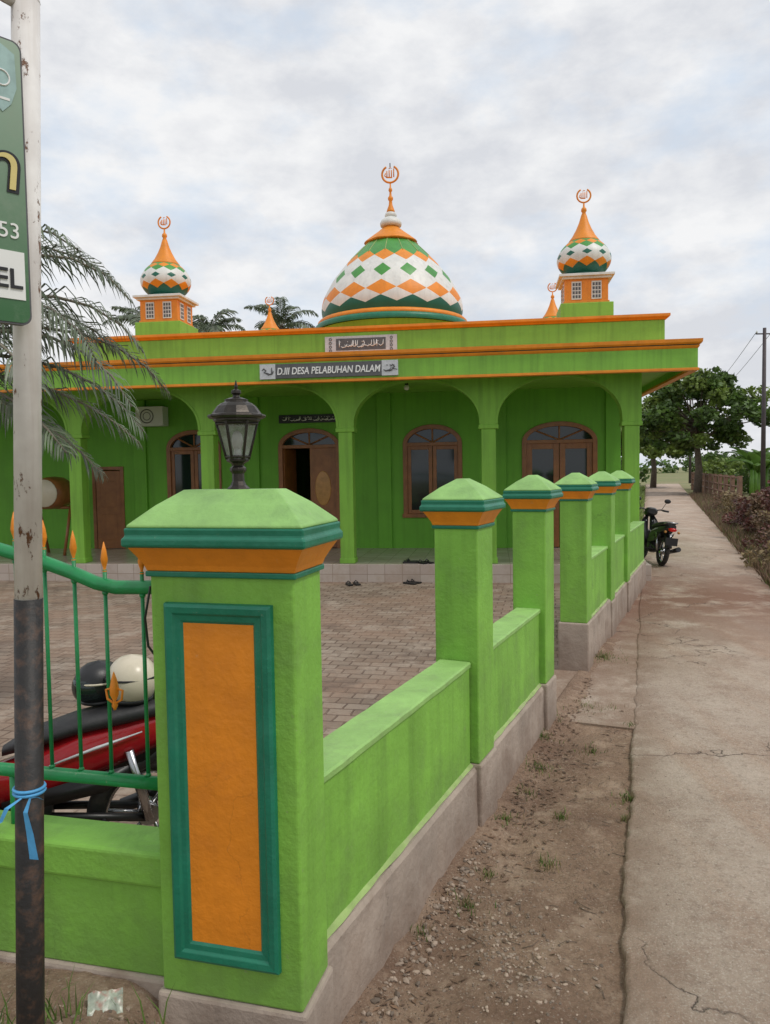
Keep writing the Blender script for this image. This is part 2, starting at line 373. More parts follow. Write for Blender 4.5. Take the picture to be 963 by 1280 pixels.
# ------------------------------------------------------------ boundary wall
bw=empty('boundary_wall',(0,0,0),WANG)
segs=[(2.08,3.73,.90,.37),(4.0,5.33,.90,.37),(7.34,8.66,1.02,.45),(8.93,10.2,1.02,.42),(10.47,12.75,1.02,.42)]
for i,(a,b_,zt,zb) in enumerate(segs):
    b=MB(); b.box(-1.36,-1.20,a,b_,zb,zt-.012,m_lime); b.obj('panel_%d'%i,bw,.006)
    b=MB(); n=24; ls=[]
    for k in range(n+1):
        y=a+(b_-a)*k/n; q=.004*mn.noise(Vector((y*5,i,0))); q2=.003*mn.noise(Vector((y*9,i,4)))
        ls.append([(-1.368,y,zt-.014),(-1.193+q,y,zt-.014),(-1.192+q,y,zt+.006+q2),(-1.199+q,y,zt+.013+q2),(-1.36,y,zt+.013-q2),(-1.368,y,zt+.006)])
    b.loops(ls,m_limetop); b.obj('top_%d'%i,bw)
    b=MB(); n=40
    ls=[]
    for k in range(n+1):
        y=a+(b_-a)*k/n; j=.010*mn.noise(Vector((y*4,i*3,0)))+.005*mn.noise(Vector((y*16,i*3,2))); x=-1.168+j
        ls.append([(-1.38,y,-.15),(x+.012,y,-.15),(x+j,y,zb*.5),(x,y,zb-.022+j),(x-.012,y,zb-.004+j*.6),(-1.38,y,zb)])
    b.loops(ls,m_conc); b.obj('plinth_%d'%i,bw)
    b=MB(); ls=[]
    for k in range(n+1):
        y=a+(b_-a)*k/n; j=.008*mn.noise(Vector((y*6,i*3,7)))
        ls.append([(-1.203,y,zb+.001),(-1.184+j,y,zb+.001),(-1.190+j*.5,y,zb+.008),(-1.203,y,zb+.016+j)])
    b.loops(ls,m_pllite); b.obj('ledge_%d'%i,bw)

# front wall + railing
G=Vector((.242,.970))
fw=empty('front_low_wall',(-.704,2.29,0),rad(-14))
b=MB(); b.box(-3.2,.01,.05,.19,.315,.61,m_lime); b.obj('face',fw,.006)
b=MB(); b.box(-3.2,.005,.03,.21,.61,.722,m_lime); b.obj('coping',fw,.014,3)
b=MB(); b.box(-3.2,.0,.034,.205,-.1,.315,m_conc); b.obj('plinth',fw,.012)
rl=empty('gate_railing',(-.674,2.411,0),rad(-14))
b=MB()
zr=[(0.0,1.545),(.1,1.54),(.2,1.538),(.27,1.55),(.36,1.583),(.464,1.615),(.65,1.66),(.9,1.70),(1.2,1.72),(1.6,1.73),(3,1.73)]
b.tube([(-q,0,z) for q,z in zr],.0225,m_rail,14)
b.tube([(.02,0,.905),(-3,0,.905)],.022,m_rail,14)
b.obj('rails',rl)
b=MB(); qs=[.106,.24,.353,.464,.575,.69,.8,.915,1.03,1.145,1.26,1.375,1.49,1.6]
def zrail(q):
    for i in range(len(zr)-1):
        if zr[i][0]<=q<=zr[i+1][0]:
            k=(q-zr[i][0])/(zr[i+1][0]-zr[i][0]); return zr[i][1]*(1-k)+zr[i+1][1]*k
    return 1.73
for q in qs:
    b.tube([(-q,0,.905),(-q,0,zrail(q)+.05)],.0065,m_rail,8)
    b.lathe([(.006,.925),(.010,.93),(.006,.938)],8,m_rail,(-q,0,0)); b.lathe([(.006,zrail(q)-.034),(.010,zrail(q)-.028),(.010,zrail(q)-.02)],8,m_rail,(-q,0,0))
for q in (.62,1.5,2.6): b.tube([(-q,0,.71),(-q,0,.905)],.012,m_rail,8)
b.obj('bars',rl)
b=MB()
for q in qs:
    z=zrail(q)+.035
    b.lathe([(.004,z),(.007,z+.01),(.004,z+.018),(.009,z+.035),(.0115,z+.048),(.008,z+.075),(.001,z+.105)],10,m_orange,(-q,0,0))
q=.213
for z in (1.19,):
    b.lathe([(.004,z-.05),(.010,z-.035),(.004,z-.022),(.014,z),(.015,z+.02),(.009,z+.05),(.001,z+.075)],10,m_orange,(-q,-.01,0))
    for sg in (-1,1):
        b.tube([(-q,-.01,z-.03),(-q+sg*.026,-.01,z-.015),(-q+sg*.03,-.01,z+.015),(-q+sg*.012,-.01,z+.02)],.004,m_orange,6)
b.obj('spear_finials',rl)
b=MB(); b.tube([(-.02,-.03,1.56),(-.05,-.045,1.55),(-.075,-.04,1.45),(-.07,-.035,1.36),(-.05,-.03,1.33),(-.045,-.03,1.25),(-.06,-.03,1.19)],.004,m_black,6); b.obj('cable',rl)

# ------------------------------------------------------------ lantern
pc=Vector((-.262,2.17))+Vector((math.cos(rad(-15)),math.sin(rad(-15))))*-.23+Vector((math.sin(rad(15)),math.cos(rad(15))))*.112
lt=empty('pillar_lantern',(pc.x+.012,pc.y,1.847),rad(10)); lt.scale=(.95,.95,.90)
b=MB()
b.lathe([(.036,0),(.036,.006),(.026,.016),(.020,.03),(.019,.055),(.026,.066),(.026,.074),(.018,.082),(.022,.09),(.036,.098),(.036,.106)],8,m_dark,smooth=False)
b.obj('pedestal',lt,.001)
b=MB(); b.lathe([(.034,.106),(.064,.228)],6,m_lglass,smooth=False); b.obj('glass',lt)
b=MB()
for j in range(6):
    a=2*math.pi*j/6
    b.tube([(.035*math.cos(a),.035*math.sin(a),.104),(.0655*math.cos(a),.0655*math.sin(a),.232)],.0048,m_dark,6)
def hexr(r,z): return [(r*math.cos(2*math.pi*j/6),r*math.sin(2*math.pi*j/6),z) for j in range(7)]
b.tube(hexr(.0375,.112),.0045,m_dark,5); b.tube(hexr(.0635,.222),.005,m_dark,5)
b.lathe([(.066,.228),(.074,.232),(.074,.238),(.086,.240),(.092,.246),(.090,.252),(.078,.256),(.073,.264),(.062,.280),(.050,.290),(.037,.296),(.037,.303),(.024,.308),(.012,.311),(.010,.318),(.016,.324),(.014,.334),(.005,.338),(.006,.346),(.001,.368)],12,m_dark,smooth=False)
b.obj('frame_and_hood',lt,.0008)
b=MB(); b.ell((0,0,.165),(.018,.018,.035),m_bulb); b.tube([(0,0,.106),(0,0,.14)],.012,m_gwhite,8); b.obj('bulb',lt)

# ------------------------------------------------------------ sign on pole
sp_=empty('roadside_sign',(0,0,0))
def polex(z): return -.877+.0358*z
b=MB(); b.tube([(polex(1.62),1.75,1.62),(polex(2.95),1.75,2.95)],.0295,m_pwhite,24); b.obj('pole_white',sp_)
b=MB(); b.tube([(polex(-.2),1.75,-.2),(polex(1.62),1.75,1.62)],.031,m_pblack,24); b.obj('pole_black',sp_)
b=MB(); b.tube([(polex(2.93),1.75,2.93),(polex(2.93)-.35,1.40,3.02),(polex(2.93)-.7,1.05,3.02)],.016,m_pwhite,12)
b.tube([(polex(2.95),1.75,2.94),(polex(2.95),1.75,2.965)],[.03,.012],m_pwhite,16); b.obj('top_arm',sp_)
SM=Matrix.Translation((-.770,1.703,0))@Matrix.Rotation(rad(45),4,'Z')
se=empty('panel_mount'); se.parent=sp_; se.matrix_local=SM
def rrect(x0,x1,z0,z1,r,y,n=6):
    o=[]
    for cx,cz,a0 in ((x1-r,z0+r,-90),(x1-r,z1-r,0),(x0+r,z1-r,90),(x0+r,z0+r,180)):
        for i in range(n+1):
            a=rad(a0+90*i/n); o.append((cx+r*math.cos(a),y,cz+r*math.sin(a)))
    return o
b=MB(); b.loops([rrect(-1.0,0,2.225,2.82,.02,0.004),rrect(-1.0,0,2.225,2.82,.02,-.014)],m_gray); b.obj('board',se)
b=MB(); b.loops([rrect(-.996,-.004,2.229,2.816,.018,-.0145),rrect(-.996,-.004,2.229,2.816,.018,-.0155)],m_sign); b.obj('print',se)
RX=Matrix.Rotation(rad(90),4,'X')
text('name_outline','Balai Dalamn',.165,Matrix.Translation((-.012,-.0165,2.505))@RX,m_black,se,off=.005,shear=.1)
text('name','Balai Dalamn',.165,Matrix.Translation((-.014,-.0195,2.505))@RX,m_yel,se,shear=.1,off=-.001)
text('phone','0812 7384 653',.046,Matrix.Translation((-.018,-.0168,2.405))@RX,m_sw,se)
b=MB(); b.box(-.6,-.012,-.0175,-.0158,2.277,2.378,m_sw); b.obj('white_box',se)
text('box_text','TINGKAT SUMSEL',.058,Matrix.Translation((-.018,-.0195,2.30))@RX,m_black,se,off=.0008)
b=MB(); pts=[(-.016,2.79),(-.044,2.805),(-.074,2.79),(-.076,2.72),(-.064,2.685),(-.044,2.665),(-.026,2.685),(-.014,2.72)]
b.loops([[(x,-.0158,z) for x,z in pts],[(x,-.0172,z) for x,z in pts]],m_lblue)
b.torus((-.044,-.0176,2.735),.016,.002,m_sw,'y',16,6); b.box(-.059,-.029,-.0182,-.0172,2.69,2.695,m_sw); b.obj('crest',se)
b=MB()
zz=1.17
b.torus((polex(zz),1.75,zz),.033,.004,m_blue,'z',24,6); b.torus((polex(zz),1.75,zz+.009),.033,.004,m_blue,'z',24,6)
def strip(pts,w,mat):
    V=[];F=[]
    for i,p in enumerate(pts): V+=[(p[0]-w[i],p[1],p[2]),(p[0]+w[i],p[1]-.004,p[2])]
    for i in range(len(pts)-1): F.append((2*i,2*i+1,2*i+3,2*i+2))
    b.add(V,F,mat)
px=polex(zz)
strip([(px+.02,1.712,zz),(px+.012,1.703,zz-.03),(px+.02,1.704,zz-.08),(px+.026,1.706,zz-.14)],[.003,.006,.009,.011],m_blue)
strip([(px,1.712,zz),(px-.03,1.703,zz-.02),(px-.045,1.704,zz-.05),(px-.06,1.706,zz-.06)],[.003,.006,.005,.003],m_blue)
strip([(px+.02,1.712,zz),(px+.04,1.700,zz+.008),(px+.055,1.70,zz+.001)],[.004,.006,.002],m_blue)
b.obj('blue_ribbon',sp_)

# ------------------------------------------------------------ ground, soil, road, courtyard
def roadL(Y): return -.086+.34*Y
def roadR(Y): return 1.62+.362*Y
fast('ground',np.array([(-400,-100,-.06),(500,-100,-.06),(500,900,-.06),(-400,900,-.06)]),[(0,1,2,3)],m_ground)
nx,ny=190,230; V=[];F=[]
def sm(x): x=max(0,min(1,x)); return x*x*(3-2*x)
def soilz(x,y):
    v=Vector((x*1.5,y*1.5,0))
    z=.014+.022*mn.noise(v)+.014*mn.noise(Vector((x*7,y*7,3)))+.007*mn.noise(Vector((x*22,y*22,5)))
    t=NN.x*x+NN.y*y; g=(x+.704)*G.x+(y-2.29)*G.y
    z+=.045*sm((-.95-t)/.25)
    z+=.235*sm((-.42-x)/.45)
    ins=min(sm((-1.22-t)/.08),sm((g-.09)/.06))
    z=z*(1-ins)-.05*ins
    z=min(z,.034) if x>roadL(y)-.05 else z
    return z
for j in range(ny+1):
    for i in range(nx+1):
        y=.4+(8.2-.4)*j/ny; x=-3.2+(roadL(y)+.15+3.2)*(i/nx)
        V.append((x,y,soilz(x,y)))
for j in range(ny):
    for i in range(nx):
        a=j*(nx+1)+i; F.append((a,a+1,a+nx+2,a+nx+1))
fast('soil_verge',V,F,m_soil,smooth=True)
b=MB(); ls=[]
Y=-2.0
while Y<80:
    j1=.040*mn.noise(Vector((Y*1.3,0,0)))+.024*mn.noise(Vector((Y*6,4,0)))+.014*mn.noise(Vector((Y*17,4,3)))
    j2=.05*mn.noise(Vector((Y*1.3,9,0)))
    xl=roadL(Y)+j1; xr=roadR(Y)+j2
    ls.append([(xl-.012,Y,-.05),(xl,Y,.040),(xl+.02,Y,.047),((xl+xr)/2,Y,.055),(xr,Y,.042),(xr+.01,Y,-.05)])
    Y+=.05 if Y<9 else .6
b.loops(ls,m_road,True); b.obj('concrete_path',None)
b=MB(); ls=[]
for k in range(60):
    s_=5.62+k*(13.6-5.62)/59
    jj=.03*mn.noise(Vector((s_*4,2,0)))
    base=st(s_,-1.17 if not(5.6<s_<7.07) else -1.9)
    t=-1.1
    while True:
        p=st(s_,t)
        if p.x>roadL(p.y)+.1: break
        t+=.02
    e=st(s_,t)
    ls.append([(base.x,base.y+jj,-.05),(base.x,base.y+jj,.036),(e.x,e.y+jj,.037),(e.x,e.y+jj,-.05)])
b.loops(ls,m_road); b.obj('entrance_apron')
c1=st(1.9,-1.3); c2=st(13.5,-1.3)
fast('courtyard_paving',[(-12,2.2+2.4,.006),(-.75,2.42,.006),(c1.x,c1.y+.1,.006),(c2.x,c2.y,.006),(c2.x,16,.006),(-12,17,.006)],[(0,1,2,3,4,5)],m_pave)

# ------------------------------------------------------------ mosque
mq=empty('mosque',(0,13.1,0),rad(-8))
FL=.31
b=MB(); b.box(-10.5,4.35,-.14,2.6,-.1,FL,m_tile); b.obj('platform',mq,.008)
cols=[-10.6,-8.1,-5.6,-3.12,-.66,1.76,4.06]
b=MB()
for c in cols:
    b.box(c-.12,c+.12,-.03,.22,FL,2.56,m_fgreen)
    b.box(c-.135,c+.135,-.036,.228,FL,.40,m_fgreen)
b.obj('columns',mq,.012)
b=MB()
for c in cols: b.box(c-.165,c+.165,-.045,.235,2.56,2.63,m_fgreen)
b.obj('capitals',mq,.01)
SPR=2.63; b=MB()
prof=[]
for i in range(len(cols)-1):
    a,c=cols[i]+.15,cols[i+1]-.15
    mid=(a+c)/2; h=(c-a)/2
    prof.append((cols[i]-.15 if i==0 else a,SPR))
    if i==0: prof.append((a,SPR))
    for k in range(29):
        th=math.pi*(1-k/28); ct=math.cos(th)
        prof.append((mid+h*math.copysign(abs(ct)**.95,ct),SPR+.02+.74*math.sin(th)**.9 if 0<k<28 else SPR+.02))
    prof.append((c,SPR))
prof.append((cols[-1]+.15,SPR))
ls=[[(x,-.035,z),(x,-.035,3.46),(x,.225,3.46),(x,.225,z)] for x,z in prof]
b.loops(ls,m_fgreen); b.obj('arcade',mq)
b=MB()
for i in range(len(cols)-1):
    a,c=cols[i]+.15,cols[i+1]-.15; mid=(a+c)/2; h=(c-a)/2; ls=[]
    for k in range(33):
        th=math.pi*(1-k/32); ct,sn=math.cos(th),math.sin(th)
        x=mid+h*math.copysign(abs(ct)**.95,ct); z=SPR+.02+.74*max(sn,0)**.9
        x2=mid+(h+.04)*math.copysign(abs(ct)**.95,ct); z2=SPR+.02+.775*max(sn,0)**.9
        ls.append([(x,-.036,z+.001),(x,-.045,z+.001),(x2,-.045,z2),(x2,-.036,z2)])
    b.loops(ls,m_fgreen)
b.obj('arch_mouldings',mq)
X0,X1,Y0,Y1=-10.9,4.86,-.78,9.7
b=MB(); b.box(X0,X1,Y0,Y1,3.46,3.66,m_fgreen); b.obj('eave_slab',mq)
def ring(nm,x0,x1,y0,y1,prof_,mat,bev=0):
    b=MB(); ls=[]
    for o,z in prof_: ls.append([(x0-o,y0-o,z),(x1+o,y0-o,z),(x1+o,y1+o,z),(x0-o,y1+o,z)])
    b.loops(ls,mat); return b.obj(nm,mq,bev)
def lip(nm,x0,x1,y0,y1,o,th,z0,z1,mat):
    b=MB()
    def rc(q,z): return [(x0-q,y0-q,z),(x1+q,y0-q,z),(x1+q,y1+q,z),(x0-q,y1+q,z)]
    b.loops([rc(o,z0),rc(o,z1),rc(o-th,z1),rc(o-th,z0),rc(o,z0)],mat,False,False,False); b.obj(nm,mq,.004)
lip('fascia_green',X0,X1,Y0,Y1,.02,.10,3.365,3.655,m_fgreen)
lip('fascia_orange_low',X0,X1,Y0,Y1,.035,.12,3.325,3.365,m_orange)
ring('cornice_orange_a',X0,X1,Y0,Y1,[(.02,3.655),(.035,3.675),(.045,3.70)],m_orange)
ring('cornice_dark',X0,X1,Y0,Y1,[(.02,3.70),(.02,3.715)],m_dteal)
ring('cornice_orange_b',X0,X1,Y0,Y1,[(.055,3.715),(.075,3.74),(.08,3.79)],m_orange)
U0,U1,V0,V1=-5.47,4.54,-.15,9.4
ring('parapet_green',U0,U1,V0,V1,[(0,3.79),(0,4.215)],m_fgreen,.01)
ring('parapet_orange_a',U0,U1,V0,V1,[(.015,4.215),(.045,4.24)],m_orange)
ring('parapet_orange_b',U0,U1,V0,V1,[(.05,4.242),(.07,4.26),(.07,4.30)],m_orange)
b=MB(); b.box(-1.88,.35,-.832,-.80,3.40,3.63,m_gray); b.box(-1.89,-1.63,-.836,-.80,3.395,3.635,m_lgray); b.box(.10,.36,-.836,-.80,3.395,3.635,m_lgray)
b.obj('name_plaque',mq,.003)
tx=text('name_letters','D.III DESA PELABUHAN DALAM',.135,Matrix.Translation((-.765,-.836,3.455))@RX,m_sw,mq,'CENTER',ext=.003,shear=.15,off=.002)
wd=max(v.co.x for v in tx.data.vertices)-min(v.co.x for v in tx.data.vertices)
tx.matrix_local=Matrix.Translation((-.765,-.836,3.462))@RX@Matrix.Diagonal((1.68/wd,1.15,1,1))
b=MB(); b.box(-.95,.27,-.172,-.148,3.875,4.15,m_lgray)
b.box(-.76,.08,-.178,-.148,3.915,4.11,m_gray); b.obj('calligraphy_plaque',mq,.003)
def scribble(b,x0,x1,zc,hh,y,mat,w=.012,seed=1):
    r=random.Random(seed); x=x0
    while x<x1:
        l=r.uniform(.06,.14); k=r.choice([0,1,2,3])
        if k==0: pts=[(x,y,zc-hh*.4),(x+l*.3,y,zc-hh*.7),(x+l*.8,y,zc-hh*.5),(x+l,y,zc+hh*.1)]
        elif k==1: pts=[(x+l*.2,y,zc+hh*.9),(x+l*.25,y,zc),(x+l*.2,y,zc-hh*.6)]
        elif k==2: pts=[(x,y,zc+hh*.3),(x+l*.3,y,zc+hh*.7),(x+l*.6,y,zc+hh*.2),(x+l*.3,y,zc-hh*.2),(x+l,y,zc-hh*.4)]
        else: pts=[(x,y,zc-hh*.1),(x+l*.5,y,zc-hh*.5),(x+l,y,zc-hh*.1),(x+l*1.05,y,zc+hh*.9)]
        b.tube(pts,[w*.5]+[w]*(len(pts)-2)+[w*.4],mat,5)
        if r.random()<.5: b.box(x+l*.4,x+l*.4+w*1.3,y-.004,y+.004,zc+hh*.5,zc+hh*.5+w*1.3,mat)
        x+=l*.55
b=MB(); scribble(b,-.72,0.0,4.01,.075,-.181,m_sw,.008,3)
for x in (-.90,.13):
    for q in range(4): b.torus((x+.045,-.176,3.915+q*.062),.02,.006,m_gray,'y',10,5)
scribble(b,-1.85,-1.7,3.515,.07,-.838,m_gray,.012,5); scribble(b,.13,.28,3.515,.07,-.838,m_gray,.012,6); b.obj('calligraphy',mq)

BW=2.6
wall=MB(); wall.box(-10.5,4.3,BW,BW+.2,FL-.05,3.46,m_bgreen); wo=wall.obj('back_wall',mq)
def archpts(c,w,z0,zs,rise,n=16):
    p=[(c-w/2,z0),(c+w/2,z0)]
    for i in range(n+1):
        th=math.pi*i/n; p.append((c+w/2*math.cos(th),zs+rise*math.sin(th)))
    return p
opens=[(-1.93,1.24,FL,2.42,.34),(3.13,1.40,FL,2.42,.36),(.62,1.14,.98,2.42,.36),(-4.42,1.14,.98,2.42,.36),(-6.36,.66,FL,2.0,.001)]
cut=MB()
for c,w,z0,zs,r_ in opens:
    p=archpts(c,w,z0-(0.0 if z0>.5 else .08),zs,r_)
    cut.loops([[(x,BW-.3,z) for x,z in p],[(x,BW+.5,z) for x,z in p]],m_bgreen)
co=cut.obj('cutter',mq)
md=wo.modifiers.new('b','BOOLEAN'); md.operation='DIFFERENCE'; md.object=co; md.solver='EXACT'
bpy.context.view_layer.update()
dg=bpy.context.evaluated_depsgraph_get(); me=bpy.data.meshes.new_from_object(wo.evaluated_get(dg))
wo.modifiers.clear(); wo.data=me; bpy.data.objects.remove(co)
b=MB(); b.box(4.1,4.3,BW+.2,9.6,0,3.46,m_fgreen); b.box(-10.5,-10.3,BW+.2,9.6,0,3.46,m_fgreen); b.box(-10.3,4.1,9.4,9.6,0,3.46,m_fgreen); b.obj('hall_walls',mq)
b=MB(); b.box(-10.3,4.1,BW+.2,9.4,.1,FL-.01,m_tile); b.obj('hall_floor',mq)
b=MB()
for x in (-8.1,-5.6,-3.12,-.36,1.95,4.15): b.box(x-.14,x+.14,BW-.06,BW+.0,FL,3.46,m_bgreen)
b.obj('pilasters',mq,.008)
def opening(nm,c,w,z0,zs,rise,kind):
    r=empty(nm); r.parent=mq
    b=MB()
    def outl(off,n=18):
        p=[(c+w/2-off,z0)]
        for i in range(n+1):
            th=math.pi*i/n; p.append((c+(w/2-off)*math.cos(th),zs+max(rise-off,.0)*math.sin(th)))
        p.append((c-w/2+off,z0)); return p
    o,i_=outl(-.03),outl(.06); ya,yb=BW-.025,BW+.09
    ls=[[(o[k][0],ya,o[k][1]),(o[k][0],yb,o[k][1]),(i_[k][0],yb,i_[k][1]),(i_[k][0],ya,i_[k][1])] for k in range(len(o))]
    b.loops(ls,m_wood)
    b.box(c-w/2+.055,c+w/2-.055,BW-.015,BW+.08,zs-.04,zs+.03,m_wood)
    for a in (45,90,135):
        th=rad(a); b.tube([(c,BW+.04,zs+.03),(c+(w/2-.05)*math.cos(th),BW+.04,zs+(rise-.05)*math.sin(th))],.02,m_wood,6)
    if z0>.5: b.box(c-w/2-.05,c+w/2+.05,BW-.05,BW+.08,z0-.05,z0+.03,m_wood)
    x0,x1=c-w/2+.06,c+w/2-.06; zt=zs-.04; zb=z0+.03 if z0>.5 else z0+.01
    g=MB()
    def leaf(xa,xb,y,glz0,st=.075):
        b.box(xa,xa+st,y,y+.04,zb,zt,m_wood); b.box(xb-st,xb,y,y+.04,zb,zt,m_wood)
        b.box(xa+st,xb-st,y+.002,y+.038,zt-st,zt,m_wood); b.box(xa+st,xb-st,y+.002,y+.038,zb,zb+st if z0>.5 else glz0,m_wood)
        g.box(xa+st,xb-st,y+.015,y+.022,(zb+st if z0>.5 else glz0),zt-st,m_glass)
    pp=outl(.058); g.add([(x,BW+.05,z) for x,z in pp if z>=zs],[tuple(range(len([1 for x,z in pp if z>=zs])))],m_glass)
    if kind=='window':
        leaf(x0,c-.005,BW+.01,0); leaf(c+.005,x1,BW+.01,0)
    elif kind=='door2':
        leaf(x0,c-.005,BW+.02,.95,.11); leaf(c+.005,x1,BW+.02,.95,.11)
        b.box(x0+.15,c-.16,BW+.010,BW+.02,.45,.85,m_wood); b.box(c+.16,x1-.15,BW+.010,BW+.02,.45,.85,m_wood)
    elif kind=='door1':
        b.box(c+.01,x1,BW+.02,BW+.06,zb,zt,m_wood)
        cx=(c+x1)/2
        g.loops([[(cx+.17*math.cos(t*.2618),BW+.02,1.55+.36*math.sin(t*.2618)) for t in range(24)],[(cx+.16*math.cos(t*.2618),BW+.008,1.55+.35*math.sin(t*.2618)) for t in range(24)]],m_oglass)
        b.box(c+.07,x1-.07,BW+.010,BW+.02,.45,.95,m_wood)
        b.M=Matrix.Translation((x0,BW+.06,0))@Matrix.Rotation(rad(78),4,'Z')
        b.box(0,.55,-.02,.02,zb,zt,m_wood); b.M=Matrix.Identity(4)
    b.obj('frame',r,.006); g.obj('glass',r)
opening('main_door',*opens[0],'door1'); opening('side_door',*opens[1],'door2')
opening('window_a',*opens[2],'window'); opening('window_b',*opens[3],'window')
b=MB(); c=-6.36
b.box(c-.36,c-.28,BW-.02,BW+.1,FL,2.03,m_wood); b.box(c+.28,c+.36,BW-.02,BW+.1,FL,2.03,m_wood); b.box(c-.36,c+.36,BW-.022,BW+.1,2.0,2.07,m_wood)
b.M=Matrix.Translation((c+.28,BW+.02,0))@Matrix.Rotation(rad(-155),4,'Z'); b.box(0,.5,-.02,.02,FL+.01,1.98,m_wood)
for z in (.5,1.2): b.box(.1,.42,.02,.03,z,z+.55,m_wood)
b.M=Matrix.Identity(4); b.obj('wood_door',mq,.006)
b=MB(); b.box(-2.55,-1.30,BW-.03,BW,2.90,3.07,m_black); b.obj('black_plaque',mq,.004)
b=MB(); scribble(b,-2.48,-1.4,2.985,.055,BW-.033,m_sw,.008,11); b.obj('plaque_script',mq)
b=MB(); b.box(-5.55,-4.95,BW-.3,BW-.02,2.9,3.3,m_gwhite)
b.torus((-5.3,BW-.302,3.1),.14,.012,m_gray,'y',20,6); b.torus((-5.3,BW-.302,3.1),.08,.008,m_gray,'y',20,6)
b.obj('ac_unit',mq,.01)
b=MB(); b.ell((.3,.9,3.38),(.05,.05,.05),m_bulb); b.tube([(.3,.9,3.46),(.3,.9,3.4)],.03,m_black,8)
b.lathe([(.04,0),(.05,.03),(.03,.07)],12,m_black,(.35,-.2,3.38)); b.obj('ceiling_lamp',mq)
b=MB(); b.M=Matrix.Translation((-6.95,1.5,1.55))@Matrix.Rotation(rad(90),4,'X')
b.lathe([(.27,-.35),(.32,-.2),(.33,0),(.32,.2),(.27,.35)],20,m_wood); b.lathe([(.275,.35),(.27,.36),(.0,.362)],20,m_cream); b.M=Matrix.Identity(4)
for x in (-7.3,-6.6):
    b.tube([(x,1.2,FL),(x,1.5,1.3)],.03,m_wood,8); b.tube([(x,1.8,FL),(x,1.5,1.3)],.03,m_wood,8)
b.tube([(-7.3,1.5,1.25),(-6.6,1.5,1.25)],.03,m_wood,8); b.obj('prayer_drum',mq)

def lozdome(root,prof,N_,rows,c,inset,nm,sub=5,ph=0):
    zs=[p[1] for p in prof]; rs=[p[0] for p in prof]
    rf=lambda z: float(np.interp(z,zs,rs))
    b=MB(); dth=2*math.pi/N_
    nr=len(rows)
    base=[r_[0] for r_ in rows]+[rows[-1][0]+(rows[-1][0]-rows[-2][0])]
    def lev(k):
        k=max(0,min(nr,k)); i=int(min(k,nr-1)); return base[i]+(base[i+1]-base[i])*(k-i)
    for j in range(nr):
        for i in range(N_):
            th0=(i+.5*(j%2)+ph)*dth
            col=rows[j][1]; inn=rows[j][2] if len(rows[j])>2 else None
            for a in range(sub):
                for e in range(sub):
                    def pt(u,v):
                        x=(u-v)*.5; y=(u+v)-1
                        z=lev(j+y) ; r=rf(z); th=th0+x*dth
                        return (c[0]+r*math.sin(th),c[1]-r*math.cos(th),c[2]+z)
                    if j+ ((a+.5)/sub+(e+.5)/sub)-1<0: continue
                    q=[pt(a/sub,e/sub),pt((a+1)/sub,e/sub),pt((a+1)/sub,(e+1)/sub),pt(a/sub,(e+1)/sub)]
                    mt=inn if (inn and inset<=a<sub-inset and inset<=e<sub-inset) else col
                    b.add(q,[(0,1,2,3)],mt,True)
    return b.obj(nm,root)
def densify(p):
    out=[]
    for i in range(len(p)-1):
        p0=p[max(i-1,0)];p1_=p[i];p2=p[i+1];p3=p[min(i+2,len(p)-1)]
        for k in range(6):
            t=k/6
            out.append(tuple(.5*((2*p1_[d])+(-p0[d]+p2[d])*t+(2*p0[d]-5*p1_[d]+4*p2[d]-p3[d])*t*t+(-p0[d]+3*p1_[d]-3*p2[d]+p3[d])*t**3) for d in (0,1)))
    out.append(p[-1]); return out
def finial(b,c,k,mat):
    x,y,z=c
    b.torus((x,y,z),.125*k,.016*k,mat,'y',30,8,rad(118),rad(422))
    for px_,h in ((-.05,.05),(-.015,.06),(.02,.06),(.055,.08)):
        b.tube([(x+px_*k,y,z-.045*k),(x+px_*k,y,z+h*k)],.0095*k,mat,6)
    b.tube([(x-.055*k,y,z-.045*k),(x+.03*k,y,z-.05*k)],.011*k,mat,6)
    b.tube([(x-.07*k,y,z+.02*k),(x-.085*k,y,z-.02*k),(x-.055*k,y,z-.045*k)],.009*k,mat,6)
    b.tube([(x-.02*k,y,z+.08*k),(x,y,z+.10*k),(x+.02*k,y,z+.085*k)],.007*k,mat,6)
dc=(-.46,5.0,0)
main=empty('main_dome'); main.parent=mq
P_=densify([(1.58,5.33),(1.63,5.5),(1.625,5.68),(1.55,5.90),(1.35,6.25),(1.07,6.60),(.80,6.88),(.56,7.10),(.3,7.25)])
b=MB(); b.lathe([(1.72,4.25),(1.72,5.08),(1.78,5.10)],48,m_fgreen,dc); b.lathe([(1.78,5.10),(1.80,5.18),(1.74,5.24)],48,m_teal,dc)
b.lathe([(1.72,5.22),(1.73,5.29),(1.68,5.34),(1.60,5.345)],48,m_orange,dc); b.obj('drum',main)
W,T,O,Gn=m_white,m_dteal,m_orange,m_green
rows=[(5.33,T),(5.48,T),(5.62,W),(5.78,O),(5.97,W),(6.22,W,Gn),(6.46,W),(6.62,O),(6.78,Gn),(6.92,Gn),(7.03,Gn),(7.13,Gn),(7.2,Gn)]
lozdome(main,P_,15,rows,dc,1,'shell',6,.45)
b=MB()
rf=lambda z: float(np.interp(z,[p[1] for p in P_],[p[0] for p in P_]))
for i in range(15):
    th=(i+.95)*2*math.pi/15
    b.tube([(dc[0]+(rf(z)+.002)*math.sin(th),dc[1]-(rf(z)+.002)*math.cos(th),z) for z in np.linspace(6.74,7.12,8)],.011,m_pllite,5)
b.obj('ribs',main)
b=MB()
n=48; ls=[]
